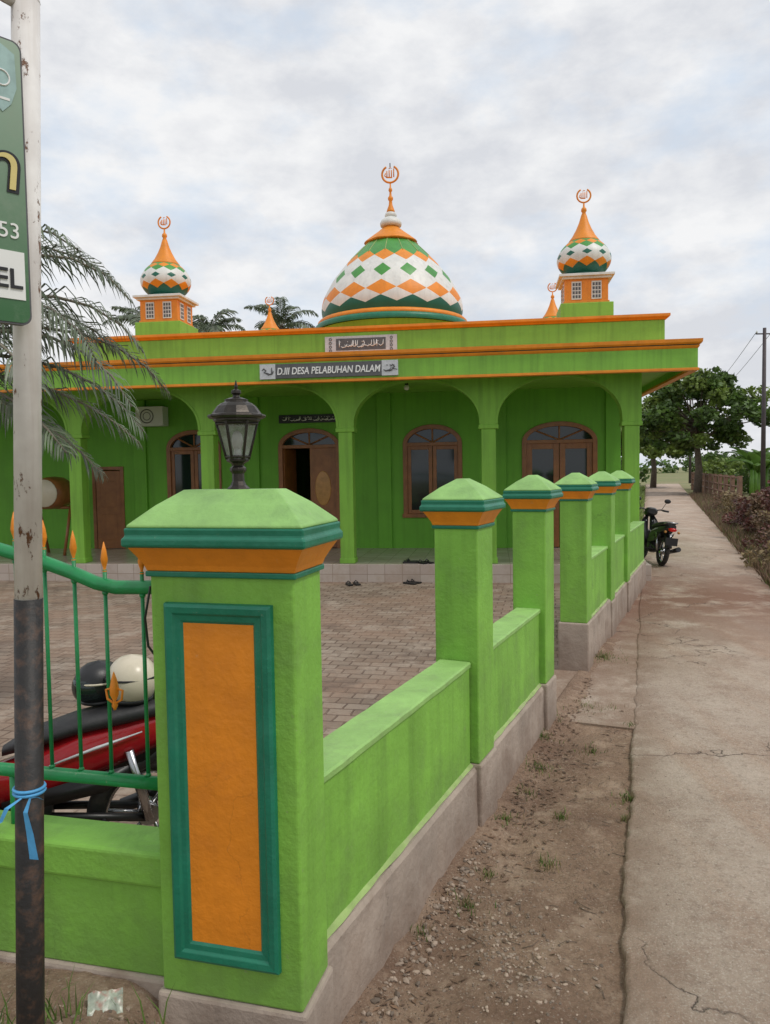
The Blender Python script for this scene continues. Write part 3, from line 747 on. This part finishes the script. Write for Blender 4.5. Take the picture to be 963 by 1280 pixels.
for r_,z,sc1 in ((.50,7.10,1),(.60,7.12,1),(.58,7.15,1),(.45,7.26,.6),(.31,7.37,.3),(.20,7.47,0),(.17,7.51,0)):
    ls.append([(dc[0]+(r_+.035*sc1*abs(math.sin(8*math.pi*j/n)))*math.cos(2*math.pi*j/n),dc[1]+(r_+.035*sc1*abs(math.sin(8*math.pi*j/n)))*math.sin(2*math.pi*j/n),z) for j in range(n)])
b.loops(ls,O,True)
e=(dc[0],dc[1],-.15)
b.lathe([(.17,7.65),(.24,7.67),(.255,7.73),(.22,7.80),(.13,7.87)],24,W,e)
b.lathe([(.12,7.86),(.14,7.91),(.12,7.97),(.08,7.99)],24,W,e)
b.lathe([(.10,7.98),(.09,8.03),(.045,8.15),(.035,8.24),(.06,8.28),(.06,8.32),(.03,8.36),(.022,8.44),(.045,8.48),(.04,8.52),(.018,8.55),(.014,8.66)],16,O,e)
finial(b,(dc[0],dc[1],8.70),1.5,O); b.tube([(dc[0],dc[1],8.86),(dc[0],dc[1],8.95)],.012,m_dark,6); b.obj('finial',main)
def minaret(x,y):
    r=empty('minaret',(0,0,-.10)); r.parent=mq
    b=MB(); b.box(x-.45,x+.45,y-.45,y+.45,4.35,4.86,m_fgreen); b.obj('base',r,.01)
    b=MB(); h=.37
    b.box(x-h,x+h,y-h,y+h,4.86,5.28,m_orange)
    b.box(x-h-.02,x+h+.02,y-h-.02,y+h+.02,4.862,4.90,m_orange)
    b.obj('tower',r,.006)
    b=MB()
    for sx,sy in ((0,-1),(1,0),(-1,0),(0,1)):
        for k in (-.17,.17):
            cx,cy=(x+k,y+sy*h) if sy else (x+sx*h,y+k)
            b.M=Matrix.Translation((cx,cy,0))@Matrix.Rotation(math.atan2(sx,-sy),4,'Z')
            b.box(-.085,.085,-.012,.0,4.93,5.24,m_white)
            for q in range(4):
                for p_ in range(3):
                    b.box(-.068+p_*.05,-.068+p_*.05+.036,-.0145,-.011,4.952+q*.07,4.952+q*.07+.052,m_gray)
    b.M=Matrix.Identity(4); b.obj('lattice_windows',r)
    b=MB(); b.box(x-.42,x+.42,y-.42,y+.42,5.28,5.32,m_white); b.box(x-.47,x+.47,y-.47,y+.47,5.32,5.365,m_white); b.obj('cornice',r,.006)
    c=(x,y,0)
    b=MB(); b.lathe([(.30,5.365),(.33,5.40),(.30,5.43),(.31,5.45)],24,T,c); b.obj('neck',r)
    P2=densify([(.31,5.43),(.39,5.50),(.455,5.60),(.475,5.70),(.45,5.80),(.37,5.92),(.25,6.03),(.17,6.08)])
    rows=[(5.43,T),(5.50,T),(5.58,O),(5.655,W),(5.735,W,T),(5.82,W),(5.895,Gn),(5.955,O),(6.0,Gn),(6.04,Gn)]
    lozdome(r,P2,10,rows,c,1,'onion_dome',5)
    b=MB()
    b.lathe([(.25,5.985),(.285,6.00),(.26,6.04),(.20,6.12),(.135,6.24),(.085,6.36),(.05,6.48),(.03,6.53),(.05,6.56),(.045,6.60),(.018,6.63),(.012,6.72)],24,O,c)
    finial(b,(x,y,6.83),.95,O); b.obj('spire',r)
minaret(3.47,1.4); minaret(-4.40,1.4); minaret(3.45,8.4); minaret(-4.38,8.4)
def mloc(a,w): return Matrix.Translation((0,13.1,0))@Matrix.Rotation(rad(-8),4,'Z')@Vector((a,w,0))
def slip(x,y,a,z):
    r=empty('sandals',(x,y,z),a)
    b=MB()
    for k in (0,.13):
        pts=[(k-.04,-.12),(k+.04,-.12),(k+.035,0),(k+.045,.1),(k+.02,.14),(k-.03,.13),(k-.04,.05)]
        b.loops([[(px,py,0) for px,py in pts],[(px,py,.025) for px,py in pts]],m_black)
        b.tube([(k-.04,.04,.025),(k,.06,.06),(k+.04,.04,.025)],.01,m_black,6)
    b.obj('pair',r,.003)
v=mloc(.45,-.35); slip(v.x,v.y,.9,.012)
v=mloc(-.55,-.5); slip(v.x,v.y,.3,.012)
v=mloc(.42,0.05); slip(v.x,v.y,1.4,.312)
v=mloc(.62,-.02); slip(v.x,v.y,.5,.312)

# ------------------------------------------------------------ motorcycles
def bike(name,loc,ang,body,lean=4):
    M=Matrix.Translation(loc)@Matrix.Rotation(ang,4,'Z')@Matrix.Rotation(rad(lean),4,'X')
    r=empty(name,M=M)
    b=MB()
    for x in (0,1.22): b.torus((x,0,.28),.235,.045,m_rub,'y',36,10)
    b.obj('tyres',r)
    b=MB()
    for x in (0,1.22):
        b.torus((x,0,.28),.195,.014,m_chrome,'y',32,8)
        b.M=Matrix.Translation((x,0,.28))@Matrix.Rotation(rad(90),4,'X'); b.lathe([(.05,-.06),(.05,.06)],14,m_chrome); b.M=Matrix.Identity(4)
        for k in range(6):
            a=k*math.pi/3; b.tube([(x+.04*math.cos(a),0,.28+.04*math.sin(a)),(x+.19*math.cos(a+.15),0,.28+.19*math.sin(a+.15))],.011,m_chrome,6)
    for s in (-1,1):
        b.tube([(1.22,s*.085,.28),(1.10,s*.085,.62),(1.03,s*.06,.80)],.018,m_chrome,8)
        b.tube([(0,s*.11,.28),(.08,s*.13,.62)],.022,m_chrome,8)
        b.tube([(.0,s*.09,.28),(.5,s*.07,.36)],.02,m_black,8)
    b.tube([(.55,-.14,.25),(.35,-.15,.22),(.1,-.16,.27)],.02,m_chrome,10); b.tube([(.12,-.16,.265),(-.32,-.17,.36)],[.035,.045],m_black,14)
    b.tube([(.1,.0,.72),(-.15,.10,.80),(-.33,.09,.83),(-.36,0,.83),(-.33,-.09,.83),(-.15,-.10,.80)],.012,m_chrome,8)
    b.obj('metal_parts',r)
    b=MB()
    b.sect([(.42,0,.33,.09,.09),(.6,0,.31,.12,.12),(.75,0,.36,.08,.07)],m_black)
    b.tube([(.75,0,.36),(.85,0,.42)],.05,m_chrome,12)
    b.tube([(.45,-.28,.28),(.45,.28,.28)],.014,m_black,8); b.tube([(.2,-.2,.3),(.2,.2,.3)],.012,m_black,8)
    b.torus((0,.0,.28),.32,.05,m_black,'y',16,6,rad(75),rad(165))
    b.tube([(.4,.15,.25),(.35,.26,.02)],.01,m_black,6)
    b.box(-.40,-.385,-.11,.11,.42,.56,m_black)
    b.tube([(.98,-.33,1.00),(.99,-.18,1.02),(1.0,0,.98),(.99,.18,1.02),(.98,.33,1.00)],.013,m_black,8)
    b.tube([(.975,-.34,1.0),(.98,-.22,1.01)],.02,m_black,8); b.tube([(.975,.34,1.0),(.98,.22,1.01)],.02,m_black,8)
    for s in (-1,1):
        b.tube([(.99,s*.2,1.02),(.97,s*.27,1.16)],.006,m_black,6); b.M=Matrix.Translation((.96,s*.29,1.2)); b.ell((0,0,0),(.015,.065,.045),m_black); b.M=Matrix.Identity(4)
    b.obj('black_parts',r)
    b=MB()
    b.torus((1.22,0,.28),.31,.05,body,'y',20,8,rad(25),rad(140))
    b.sect([(.86,0,.52,.05,.10),(.7,0,.50,.09,.09),(.5,0,.52,.13,.12),(.3,0,.60,.14,.13),(.05,0,.66,.13,.11),(-.2,0,.72,.10,.075),(-.38,0,.76,.06,.04)],body)
    for s in (-1,1):
        ls=[]
        for x,y,z in ((1.02,.06,.93),(.99,.15,.80),(.93,.21,.62),(.84,.20,.44),(.74,.13,.30)):
            ls.append([(x,s*y,z),(x+.03,s*y*.9,z),(x+.09,s*.02,z),(x+.05,s*.02,z)])
        b.loops(ls,body,True)
    b.sect([(.90,0,.98,.07,.05),(.98,0,.97,.13,.085),(1.07,0,.94,.11,.08),(1.13,0,.92,.06,.05)],body)
    b.obj('fairing',r)
    b=MB()
    for s in (-1,1):
        b.loops([[(.62,s*.10,.40),(.62,s*.125,.46),(.60,s*.125,.40)],[(.2,s*.125,.44),(.2,s*.148,.54),(.2,s*.135,.44)],[(-.1,s*.10,.56),(-.1,s*.135,.64),(-.1,s*.12,.58)]],m_black,True)
        b.tube([(.42,s*.146,.60),(.22,s*.153,.655),(.02,s*.142,.70)],[.004,.008,.003],m_lgray,6)
    b.obj('side_covers',r)
    b=MB(); b.sect([(.62,0,.655,.05,.02),(.5,0,.70,.11,.04),(.3,0,.745,.13,.045),(.08,0,.775,.14,.05),(-.15,0,.80,.12,.045),(-.27,0,.81,.08,.025)],m_seat); b.obj('seat',r)
    b=MB(); b.sect([(-.36,0,.71,.08,.04),(-.41,0,.70,.06,.025)],m_taill); b.ell((-.36,.12,.66),(.03,.025,.025),m_oglass); b.ell((-.36,-.12,.66),(.03,.025,.025),m_oglass)
    b.obj('tail_light',r)
    b=MB(); b.ell((1.135,0,.93),(.03,.075,.045),m_lgray); b.obj('headlight',r)
    return r
bike('motorcycle',(-1.16,3.62,.0),rad(180+20),m_red,3)
bike('motorcycle',(5.12,14.25,.04),rad(88),m_black,7)
def helmet(loc,rz,c1,c2,k=1):
    r=empty('helmet',loc,rz); r.scale=(k,k,k)
    b=MB(); b.ell((0,0,0),(.135,.12,.125),c1,28,14,-.75,1.0)
    b.obj('shell',r)
    b=MB(); b.M=Matrix.Translation((.022,0,-.01)); b.ell((0,0,0),(.122,.112,.112),m_glass,28,10,-.5,.45); b.M=Matrix.Identity(4)
    b.torus((0,0,-.09),.092,.012,m_black,'z',24,6)
    b.torus((0,.0,.02),.127,.006,c2,'z',30,6)
    b.obj('visor',r)
helmet((-1.215,3.62,.925),rad(125),m_cream,m_black,.97)
helmet((-1.39,3.66,.90),rad(225),m_black,m_cream,.88)

# ------------------------------------------------------------ vegetation
def leafcloud(name,cl,nper,size,mat,parent=None):
    Vs=[]
    for (c,r,sq) in cl:
        n=int(nper*r**1.6) if r<3 else nper
        d=NR.normal(size=(n,3)); d/=np.linalg.norm(d,axis=1)[:,None]
        rr=r*NR.uniform(.35,1.1,size=(n,1))**.6
        p=np.array(c)+d*rr*np.array([1,1,sq])
        u=NR.normal(size=(n,3)); u[:,2]*=.6; u/=np.linalg.norm(u,axis=1)[:,None]
        w=np.cross(u,NR.normal(size=(n,3))); w/=np.linalg.norm(w,axis=1)[:,None]
        s=size*NR.uniform(.6,1.3,size=(n,1))
        Vs.append(np.stack([p-u*s*.5,p+w*s*.28,p+u*s*.5,p-w*s*.28],axis=1).reshape(-1,3))
    V=np.concatenate(Vs); F=np.arange(len(V)).reshape(-1,4)
    return fast(name,V,F,mat,parent)
def tree(name,x,y,h,w,nc,seed,leafn=260,size=.3):
    r=random.Random(seed); root=empty(name,(x,y,0)); b=MB(); cl=[];cl2=[]
    b.tube([(0,0,-.1),(.1,0,h*.2),(0,.1,h*.42),(.15,0,h*.6)],[.28,.22,.17,.1],m_bark,10)
    for i in range(nc):
        a=r.uniform(0,6.283); e=r.uniform(-.5,1); q=r.uniform(.45,1)
        c=Vector((math.cos(a)*w/2*q*math.sqrt(max(.05,1-e*e*.8)),math.sin(a)*w/2*q*math.sqrt(max(.05,1-e*e*.8)),h*.56+e*h*.36))
        rr=r.uniform(.4,1.0)*w*.12
        (cl if r.random()<.62 else cl2).append((tuple(c),rr,.6))
        if i%2==0:
            m=Vector((0,0,h*.35+.2*h*r.random())); mid=(m+c)/2+Vector((0,0,.2)); b.tube([m,mid,c],[.09,.05,.02],m_bark,6)
    b.obj('trunk_and_limbs',root)
    leafcloud('foliage_dark',cl,leafn,size,m_leaf,root); leafcloud('foliage_light',cl2,leafn,size,m_leaf2,root)
    return root
tree('broadleaf_tree',20.3,50,8.2,8.4,95,3,260,.34)
tree('broadleaf_tree',23.0,66,7.6,8.0,50,5,180,.45)
tree('broadleaf_tree',17.5,60,7.5,8.0,50,8,180,.45)
cl=[]
for i in range(140):
    x=R.uniform(-160,220); y=R.uniform(170,230); cl.append(((x,y,R.uniform(.8,3.2)),R.uniform(3,5.5),.6))
leafcloud('distant_treeline',cl,260,1.5,m_leaf)
def frond(V,F,base,az,el,L,lmax,droop,rt,nl=46,r=R,wid=.02):
    p=Vector(base); pts=[]; n=24; e=el; dirs=[]
    for i in range(n+1):
        d=Vector((math.cos(az)*math.cos(e),math.sin(az)*math.cos(e),math.sin(e)))
        pts.append(p.copy()); dirs.append(d); p=p+d*(L/n); e-=droop/n*(.4+1.2*i/n)
    rt.append(pts)
    side=Vector((-math.sin(az),math.cos(az),0))
    for k in range(nl):
        t=.14+.86*k/nl; i=min(int(t*n),n-1); q=pts[i].lerp(pts[i+1],t*n-i); d=dirs[i]
        ll=lmax*(math.sin(math.pi*min(1,(t*.86+.12)))**.6)*r.uniform(.8,1.15)
        for s in (-1,1):
            if r.random()<.06: continue
            dd=(side*s*.95+d*(.45+.5*t)+Vector((0,0,r.uniform(-.1,.3)))).normalized()
            w=wid*r.uniform(.8,1.2); a=q
            m1=a+dd*ll*.45; dd2=(dd+Vector((0,0,-.5-.6*r.random()))).normalized(); m2=m1+dd2*ll*.35
            dd3=(dd2+Vector((0,0,-.8))).normalized(); m3=m2+dd3*ll*.25
            wv=d.cross(dd).cross(dd).normalized()*w
            o=len(V)
            V+= [a-wv*.4,a+wv*.4,m1-wv,m1+wv,m2-wv*.8,m2+wv*.8,m3]
            F+= [(o,o+1,o+3,o+2),(o+2,o+3,o+5,o+4),(o+4,o+5,o+6)]
def palm(name,x,y,h,fr,lmax,wid,tr=.14,mat=None,nl=46):
    root=empty(name,(x,y,0)); V=[];F=[];rt=[]
    for az,el,L,dr in fr: frond(V,F,(0,0,h),rad(az),rad(el),L,lmax,rad(dr),rt,wid=wid,nl=nl)
    fast('leaflets',[tuple(v) for v in V],F,mat or m_palm,root)
    b=MB()
    for pts in rt: b.tube(pts[::3],[.022*(1-.8*i/len(pts[::3]))*max(1,tr*6) for i in range(len(pts[::3]))],m_palmdry,6)
    b.tube([(0,0,-.1),(.05,0,h*.5),(0,0,h+.05)],[tr*1.3,tr,tr*.9],m_bark,12); b.obj('trunk_and_stalks',root)
palm('date_palm',-3.75,5.9,2.75,[(8,62,2.3,130),(-14,40,2.1,115),(22,30,2.3,95),(2,12,2.1,75),(-30,20,1.9,80),(-5,72,2.1,125),(40,45,2.0,100),(75,50,2.0,90),(120,45,2.0,90),(-70,50,1.8,90),(-120,50,1.8,90),(170,50,2,90),(14,0,1.95,50),(-18,-5,1.8,50),(30,70,2.2,120),(-8,24,2.2,95),(10,45,2.2,115),(5,-14,1.8,40)],.48,.009,.12,nl=56)
for (x,y,h,k) in ((-4.25,33,7.95,.95),(-6.9,31,7.4,.8),(-9.4,31,7.7,.9)):
    fr=[(i*360/12+R.uniform(-12,12),R.uniform(15,75),1.9*k*R.uniform(.85,1.15),R.uniform(60,110)) for i in range(12)]
    palm('coconut_palm',x,y,h,fr,.55,.028,.14,nl=34)
def blades(name,pts,mat,hmin,hmax,w,parent=None):
    n=len(pts); p=np.array(pts); a=NR.uniform(0,6.283,n); h=NR.uniform(hmin,hmax,n); l=NR.normal(size=(n,2))*h[:,None]*.38
    dx=np.stack([np.cos(a)*w,np.sin(a)*w,np.zeros(n)],1)
    m=p+np.stack([l[:,0]*.35,l[:,1]*.35,h*.6],1); t=p+np.stack([l[:,0],l[:,1],h],1)
    V=np.stack([p-dx,p+dx,m+dx*.7,m-dx*.7,t],1).reshape(-1,3)
    F=[]
    for i in range(n): o=5*i; F+=[(o,o+1,o+2,o+3),(o+3,o+2,o+4)]
    return fast(name,V,F,mat,parent)
tu=[];td=[]
for (x,y,n,r_) in ((.92,4.05,70,.05),(1.36,4.25,140,.07),(.33,3.2,80,.07),(.62,4.0,70,.06),(1.6,5.9,180,.14),(2.1,7.4,380,.18),(.95,4.7,120,.08),(.75,3.55,70,.05),(1.15,5.6,160,.14),(.12,3.0,30,.05),(1.35,5.0,90,.1),(.80,4.35,60,.07),(1.05,5.2,120,.10),(.45,3.45,40,.04),(1.25,4.0,40,.03),(1.75,5.45,60,.05)):
    for _ in range(n):
        q=r_*abs(R.gauss(0,.8)); a=R.uniform(0,6.283); X=x+q*math.cos(a); Yy=y+q*math.sin(a); (tu if R.random()<.6 else td).append((X,Yy,soilz(X,Yy)-.003))
blades('weeds',tu,m_grass,.012,.045,.0025); blades('dry_weeds',td,m_dry,.012,.05,.0025)
tu=[]
for (x,y,n) in ((-.98,2.18,22),(-1.1,2.1,20),(-.6,2.1,14),(-1.02,2.0,16),(-.78,1.98,16),(-.7,2.2,10)):
    for _ in range(n): X=x+R.gauss(0,.035);Yy=y+R.gauss(0,.03); tu.append((X,Yy,soilz(X,Yy)-.004))
blades('weeds',tu,m_grass,.04,.16,.003)
tu=[]; tg=[]
for _ in range(22000):
    Yy=8+R.random()**1.5*42; X=roadR(Yy)+.0+abs(R.gauss(0,1.0))
    (tu if R.random()<.8 else tg).append((X,Yy,-.05))
blades('dry_verge_grass',tu,m_brownleaf,.08,.34,.010); blades('green_verge_grass',tg,m_grass,.08,.3,.009)
tu=[]
for _ in range(9000):
    Yy=20+R.random()*45; X=roadL(Yy)-.1-abs(R.gauss(0,2.2)); tu.append((X,Yy,-.05))
blades('field_grass',tu,m_leaf2,.15,.5,.02)
def shrub(name,x,y,h,w,mat,n=14,ld=420,size=.12):
    root=empty(name,(x,y,0)); b=MB(); cl=[]
    for i in range(n):
        a=R.uniform(0,6.28); q=R.uniform(0,w*.5); c=(q*math.cos(a),q*math.sin(a),h*R.uniform(.15,.9)); cl.append((c,R.uniform(.14,.30)*w*.6,1.2))
        b.tube([(c[0]*.2,c[1]*.2,-.05),(c[0],c[1],c[2]+.15)],[.015,.005],m_bark,5)
    b.obj('stems',root); leafcloud('leaves',cl,ld*4,size,mat,root)
shrub('red_leaf_shrub',9.95,19.5,1.55,2.0,m_redleaf,18,360,.11); shrub('red_leaf_shrub',11.6,22,1.5,1.8,m_redleaf)
shrub('brown_shrub',10.9,21.5,1.1,1.4,m_brownleaf); shrub('brown_shrub',13.9,26.5,1.25,1.8,m_brownleaf)
for i,(Yy,hh) in enumerate(((11.2,.35),(12.1,.42),(13.0,.5),(13.9,.55),(14.9,.62),(15.9,.75),(17.0,.8),(18.2,.9),(20.5,.8),(22.5,.85),(25,.9),(28,.8),(31,.8))):
    shrub('dry_shrub',roadR(Yy)+.55+.12*(i%3)+(.25 if Yy>16 else 0),Yy,hh,1.15+.15*(i%2),(m_brownleaf,m_redleaf,m_brownleaf,m_dry)[i%4],12,280,.06+.003*Yy/2)
def banana(x,y,h,seed):
    r=random.Random(seed); root=empty('banana_plant',(x,y,0)); b=MB()
    b.tube([(0,0,-.1),(0,0,h*.5)],[.16,.10],m_banana,8)
    for i in range(9):
        az=i*.70+r.uniform(-.3,.3); e=r.uniform(.8,1.45); p=Vector((0,0,h*.5)); V=[];F=[]; L=r.uniform(1.6,2.3)
        sd=Vector((-math.sin(az),math.cos(az),0))
        for k in range(11):
            w=.30*math.sin(math.pi*min(1,.06+k/10.6))**.6
            V+=[tuple(p-sd*w+Vector((0,0,-.08))),tuple(p),tuple(p+sd*w+Vector((0,0,-.08)))]
            p=p+Vector((math.cos(az)*math.cos(e),math.sin(az)*math.cos(e),math.sin(e)))*L/10; e-=.15
        for k in range(10):
            o=3*k; F+=[(o,o+1,o+4,o+3),(o+1,o+2,o+5,o+4)]
        b.add(V,F,m_banana,True)
    b.obj('leaves',root)
for i,(x,y,h) in enumerate(((22.4,47,3.3),(23.6,49,3.6),(21.9,45,2.9),(24.8,50,3.4))): banana(x,y,h,i)
shrub('green_shrub',25.5,52,1.8,4,m_leaf,20,60,.3); shrub('green_shrub',28.5,56,2.0,5,m_leaf,20,50,.35)
shrub('green_shrub',27.5,62,1.8,5,m_leaf2,20,40,.4); shrub('green_shrub',24,78,2.2,6,m_leaf,20,30,.45)

br=empty('bridge_railing',(0,0,0)); b=MB()
A=Vector((16.6,36,0)); B=Vector((24.4,61,0)); n=10
for i in range(n+1):
    p=A.lerp(B,i/n); b.box(p.x-.09,p.x+.09,p.y-.09,p.y+.09,-.1,1.38,m_brail)
for z in (.45,.85,1.28):
    b.tube([A+Vector((0,0,z)),B+Vector((0,0,z))],.05,m_brail,6)
b.obj('posts_and_rails',br)
up=empty('utility_pole',(19.65,40,0)); b=MB(); b.tube([(0,0,-.2),(0,0,8.9)],[.13,.085],m_pole,12); b.tube([(-.45,0,8.6),(.45,0,8.6)],.035,m_pole,8)
for x in (-.4,.4): b.lathe([(.03,8.64),(.05,8.68),(.03,8.76)],8,m_gwhite,(x,0,0))
b.obj('shaft',up)
up2=empty('utility_pole',(33.7,85,0)); b=MB(); b.tube([(0,0,-.2),(0,0,9.4)],[.15,.1],m_pole,12); b.tube([(-.6,0,9.1),(.6,0,9.1)],.05,m_pole,8); b.obj('shaft',up2)
wr=empty('power_lines'); b=MB()
for dx in (-.4,.4):
    a_,c_=Vector((19.65+dx,40,8.72)),Vector((33.7+dx,85,9.15))
    b.tube([a_.lerp(c_,i/20)-Vector((0,0,1.1*math.sin(math.pi*i/20))) for i in range(21)],.014,m_black,5)
b.obj('wires',wr)
V=[];F=[]
bm=bmesh.new(); bmesh.ops.create_icosphere(bm,subdivisions=1,radius=1); iv=[v.co.copy() for v in bm.verts]; ifc=[[v.index for v in f.verts] for f in bm.faces]; bm.free()
def peb(x,y,s,z):
    o=len(V); a=R.uniform(0,6.28); ca,sa=math.cos(a),math.sin(a); sx,sy,sz=s*R.uniform(.7,1.4),s*R.uniform(.6,1.1),s*R.uniform(.4,.8)
    for c in iv:
        k=R.uniform(.8,1.15); X,Y_,Z=c.x*sx*k,c.y*sy*k,c.z*sz*k; V.append((x+X*ca-Y_*sa,y+X*sa+Y_*ca,z+Z))
    F.extend([[i+o for i in f] for f in ifc])
for _ in range(1500):
    s_=1.9+R.random()**1.3*5; t=R.uniform(-1.13,-.1); p=st(s_,t)
    if p.x>roadL(p.y)-.02: continue
    peb(p.x,p.y,R.choice([.002,.003,.004,.006]),soilz(p.x,p.y)+.0005)
for _ in range(800):
    x=R.gauss(.44,.16); y=R.gauss(2.95,.24)
    if NN.x*x+NN.y*y<-1.12 or x>roadL(y): continue
    peb(x,y,R.choice([.003,.004,.006,.010]),soilz(x,y)+.0005)
for _ in range(240):
    s_=R.uniform(1.9,3.6); p=st(s_,-1.12+abs(R.gauss(0,.05))); peb(p.x,p.y,R.uniform(.004,.016),soilz(p.x,p.y)+.003)
for _ in range(520):
    y=R.uniform(2.2,9); x=roadL(y)+.02+abs(R.gauss(0,.5)); peb(x,y,R.choice([.002,.003,.004]),.05)
for _ in range(400):
    x=R.uniform(-1.5,-.3); y=R.uniform(1.8,2.25); peb(x,y,R.uniform(.003,.01),soilz(x,y)+.001)
fast('gravel',V,F,m_pebble)
b=MB()
for _ in range(620):
    s_=R.uniform(2.2,7); p=st(s_,-1.12+abs(R.gauss(0,.18))); z=soilz(p.x,p.y)+.004; a=R.uniform(0,6.28); l=R.uniform(.006,.024)
    b.add([(p.x-l*math.cos(a),p.y-l*math.sin(a),z),(p.x+l*.4*math.sin(a),p.y-l*.4*math.cos(a),z+.004),(p.x+l*math.cos(a),p.y+l*math.sin(a),z+.002),(p.x-l*.4*math.sin(a),p.y+l*.4*math.cos(a),z+.003)],[(0,1,2,3)],m_brownleaf)
for _ in range(130):
    p=st(R.uniform(2.2,6),R.uniform(-1.1,-.3))
    if p.x>roadL(p.y)-.05: continue
    z=soilz(p.x,p.y)+.004; a=R.uniform(0,6.28); l=R.uniform(.015,.05)
    b.tube([(p.x,p.y,z),(p.x+l*math.cos(a),p.y+l*math.sin(a),z+.004),(p.x+2*l*math.cos(a+.3),p.y+2*l*math.sin(a+.3),z)],.0014,m_bark,4)
b.obj('leaf_litter')
b=MB(); n=10; V2=[];F2=[]
for j in range(n):
    for i in range(n):
        x=(i/(n-1)-.5)*.10; y=(j/(n-1)-.5)*.14
        V2.append((x,y,.02+.018*mn.noise(Vector((x*50,y*40,1)))+.012*mn.noise(Vector((x*120,y*120,2)))))
for j in range(n-1):
    for i in range(n-1): F2.append((j*n+i,j*n+i+1,j*n+n+i+1,j*n+n+i))
m_wrap=P('wrapper_foil',(.34,.38,.30),.3,.4,40,0,50,dirt=.95,dcol=(.40,.05,.04),ds=28)
wrp=fast('plastic_wrapper',V2,F2,m_wrap,smooth=True); wrp.location=(-.86,2.22,.275); wrp.rotation_euler=(rad(38),0,.3)

# ------------------------------------------------------------ camera
cam=bpy.data.cameras.new('camera'); co=bpy.data.objects.new('camera',cam); sc.collection.objects.link(co)
cam.sensor_fit='HORIZONTAL'; cam.sensor_width=36; cam.lens=36; cam.clip_end=2000; cam.clip_start=.05
co.matrix_world=Matrix.Translation((0,0,1.9))@Matrix.Rotation(rad(90-3.1),4,'X')@Matrix.Rotation(rad(-.9),4,'Z')
sc.camera=co
# ------------------------------------------------------------ light
SUNV=Vector((.60,-.35,1.1)).normalized()
el=math.asin(SUNV.z); az=math.atan2(SUNV.x,SUNV.y)
w=bpy.data.worlds.new('World'); sc.world=w; w.use_nodes=True; nt=w.node_tree; bg=nt.nodes['Background']
sky=N(nt,'ShaderNodeTexSky'); sky.sky_type='NISHITA'; sky.sun_disc=False; sky.sun_elevation=el; sky.sun_rotation=az
tc=N(nt,'ShaderNodeTexCoord'); gv=tc.outputs['Generated']
v=mapv(nt,gv,(1,1,1.9))
f1=noi(nt,v,2.6,10,.55); f2=noi(nt,mapv(nt,gv,(1,1,2.2),(0,0,.8)),7,9,.58)
f=mth(nt,'ADD',mth(nt,'MULTIPLY',f1,.65),mth(nt,'MULTIPLY',f2,.35))
cover=mth(nt,'MULTIPLY_ADD',ramp(nt,f,.40,.52),.75,False,.25)
sh=mth(nt,'ADD',mth(nt,'MULTIPLY',noi(nt,mapv(nt,gv,(1,1,2),(0,0,2.1)),4.2,9,.56),.6),mth(nt,'MULTIPLY',noi(nt,mapv(nt,gv,(1,1,2),(0,0,1.1)),13,8,.6),.4))
shade=mix(nt,ramp(nt,sh,.40,.58),(7.0,7.2,7.65),(9.1,9.15,9.25))
blue=mix(nt,.85,sky.outputs[0],(6.6,7.9,9.5))
c=mix(nt,cover,blue,shade)
nt.links.new(c,bg.inputs['Color']); bg.inputs['Strength'].default_value=.1
L=bpy.data.lights.new('sun','SUN'); L.energy=1.5; L.angle=rad(12); L.color=(1,.94,.86)
lo=bpy.data.objects.new('sun',L); sc.collection.objects.link(lo); lo.rotation_euler=(-SUNV).to_track_quat('-Z','Y').to_euler()
print('done')
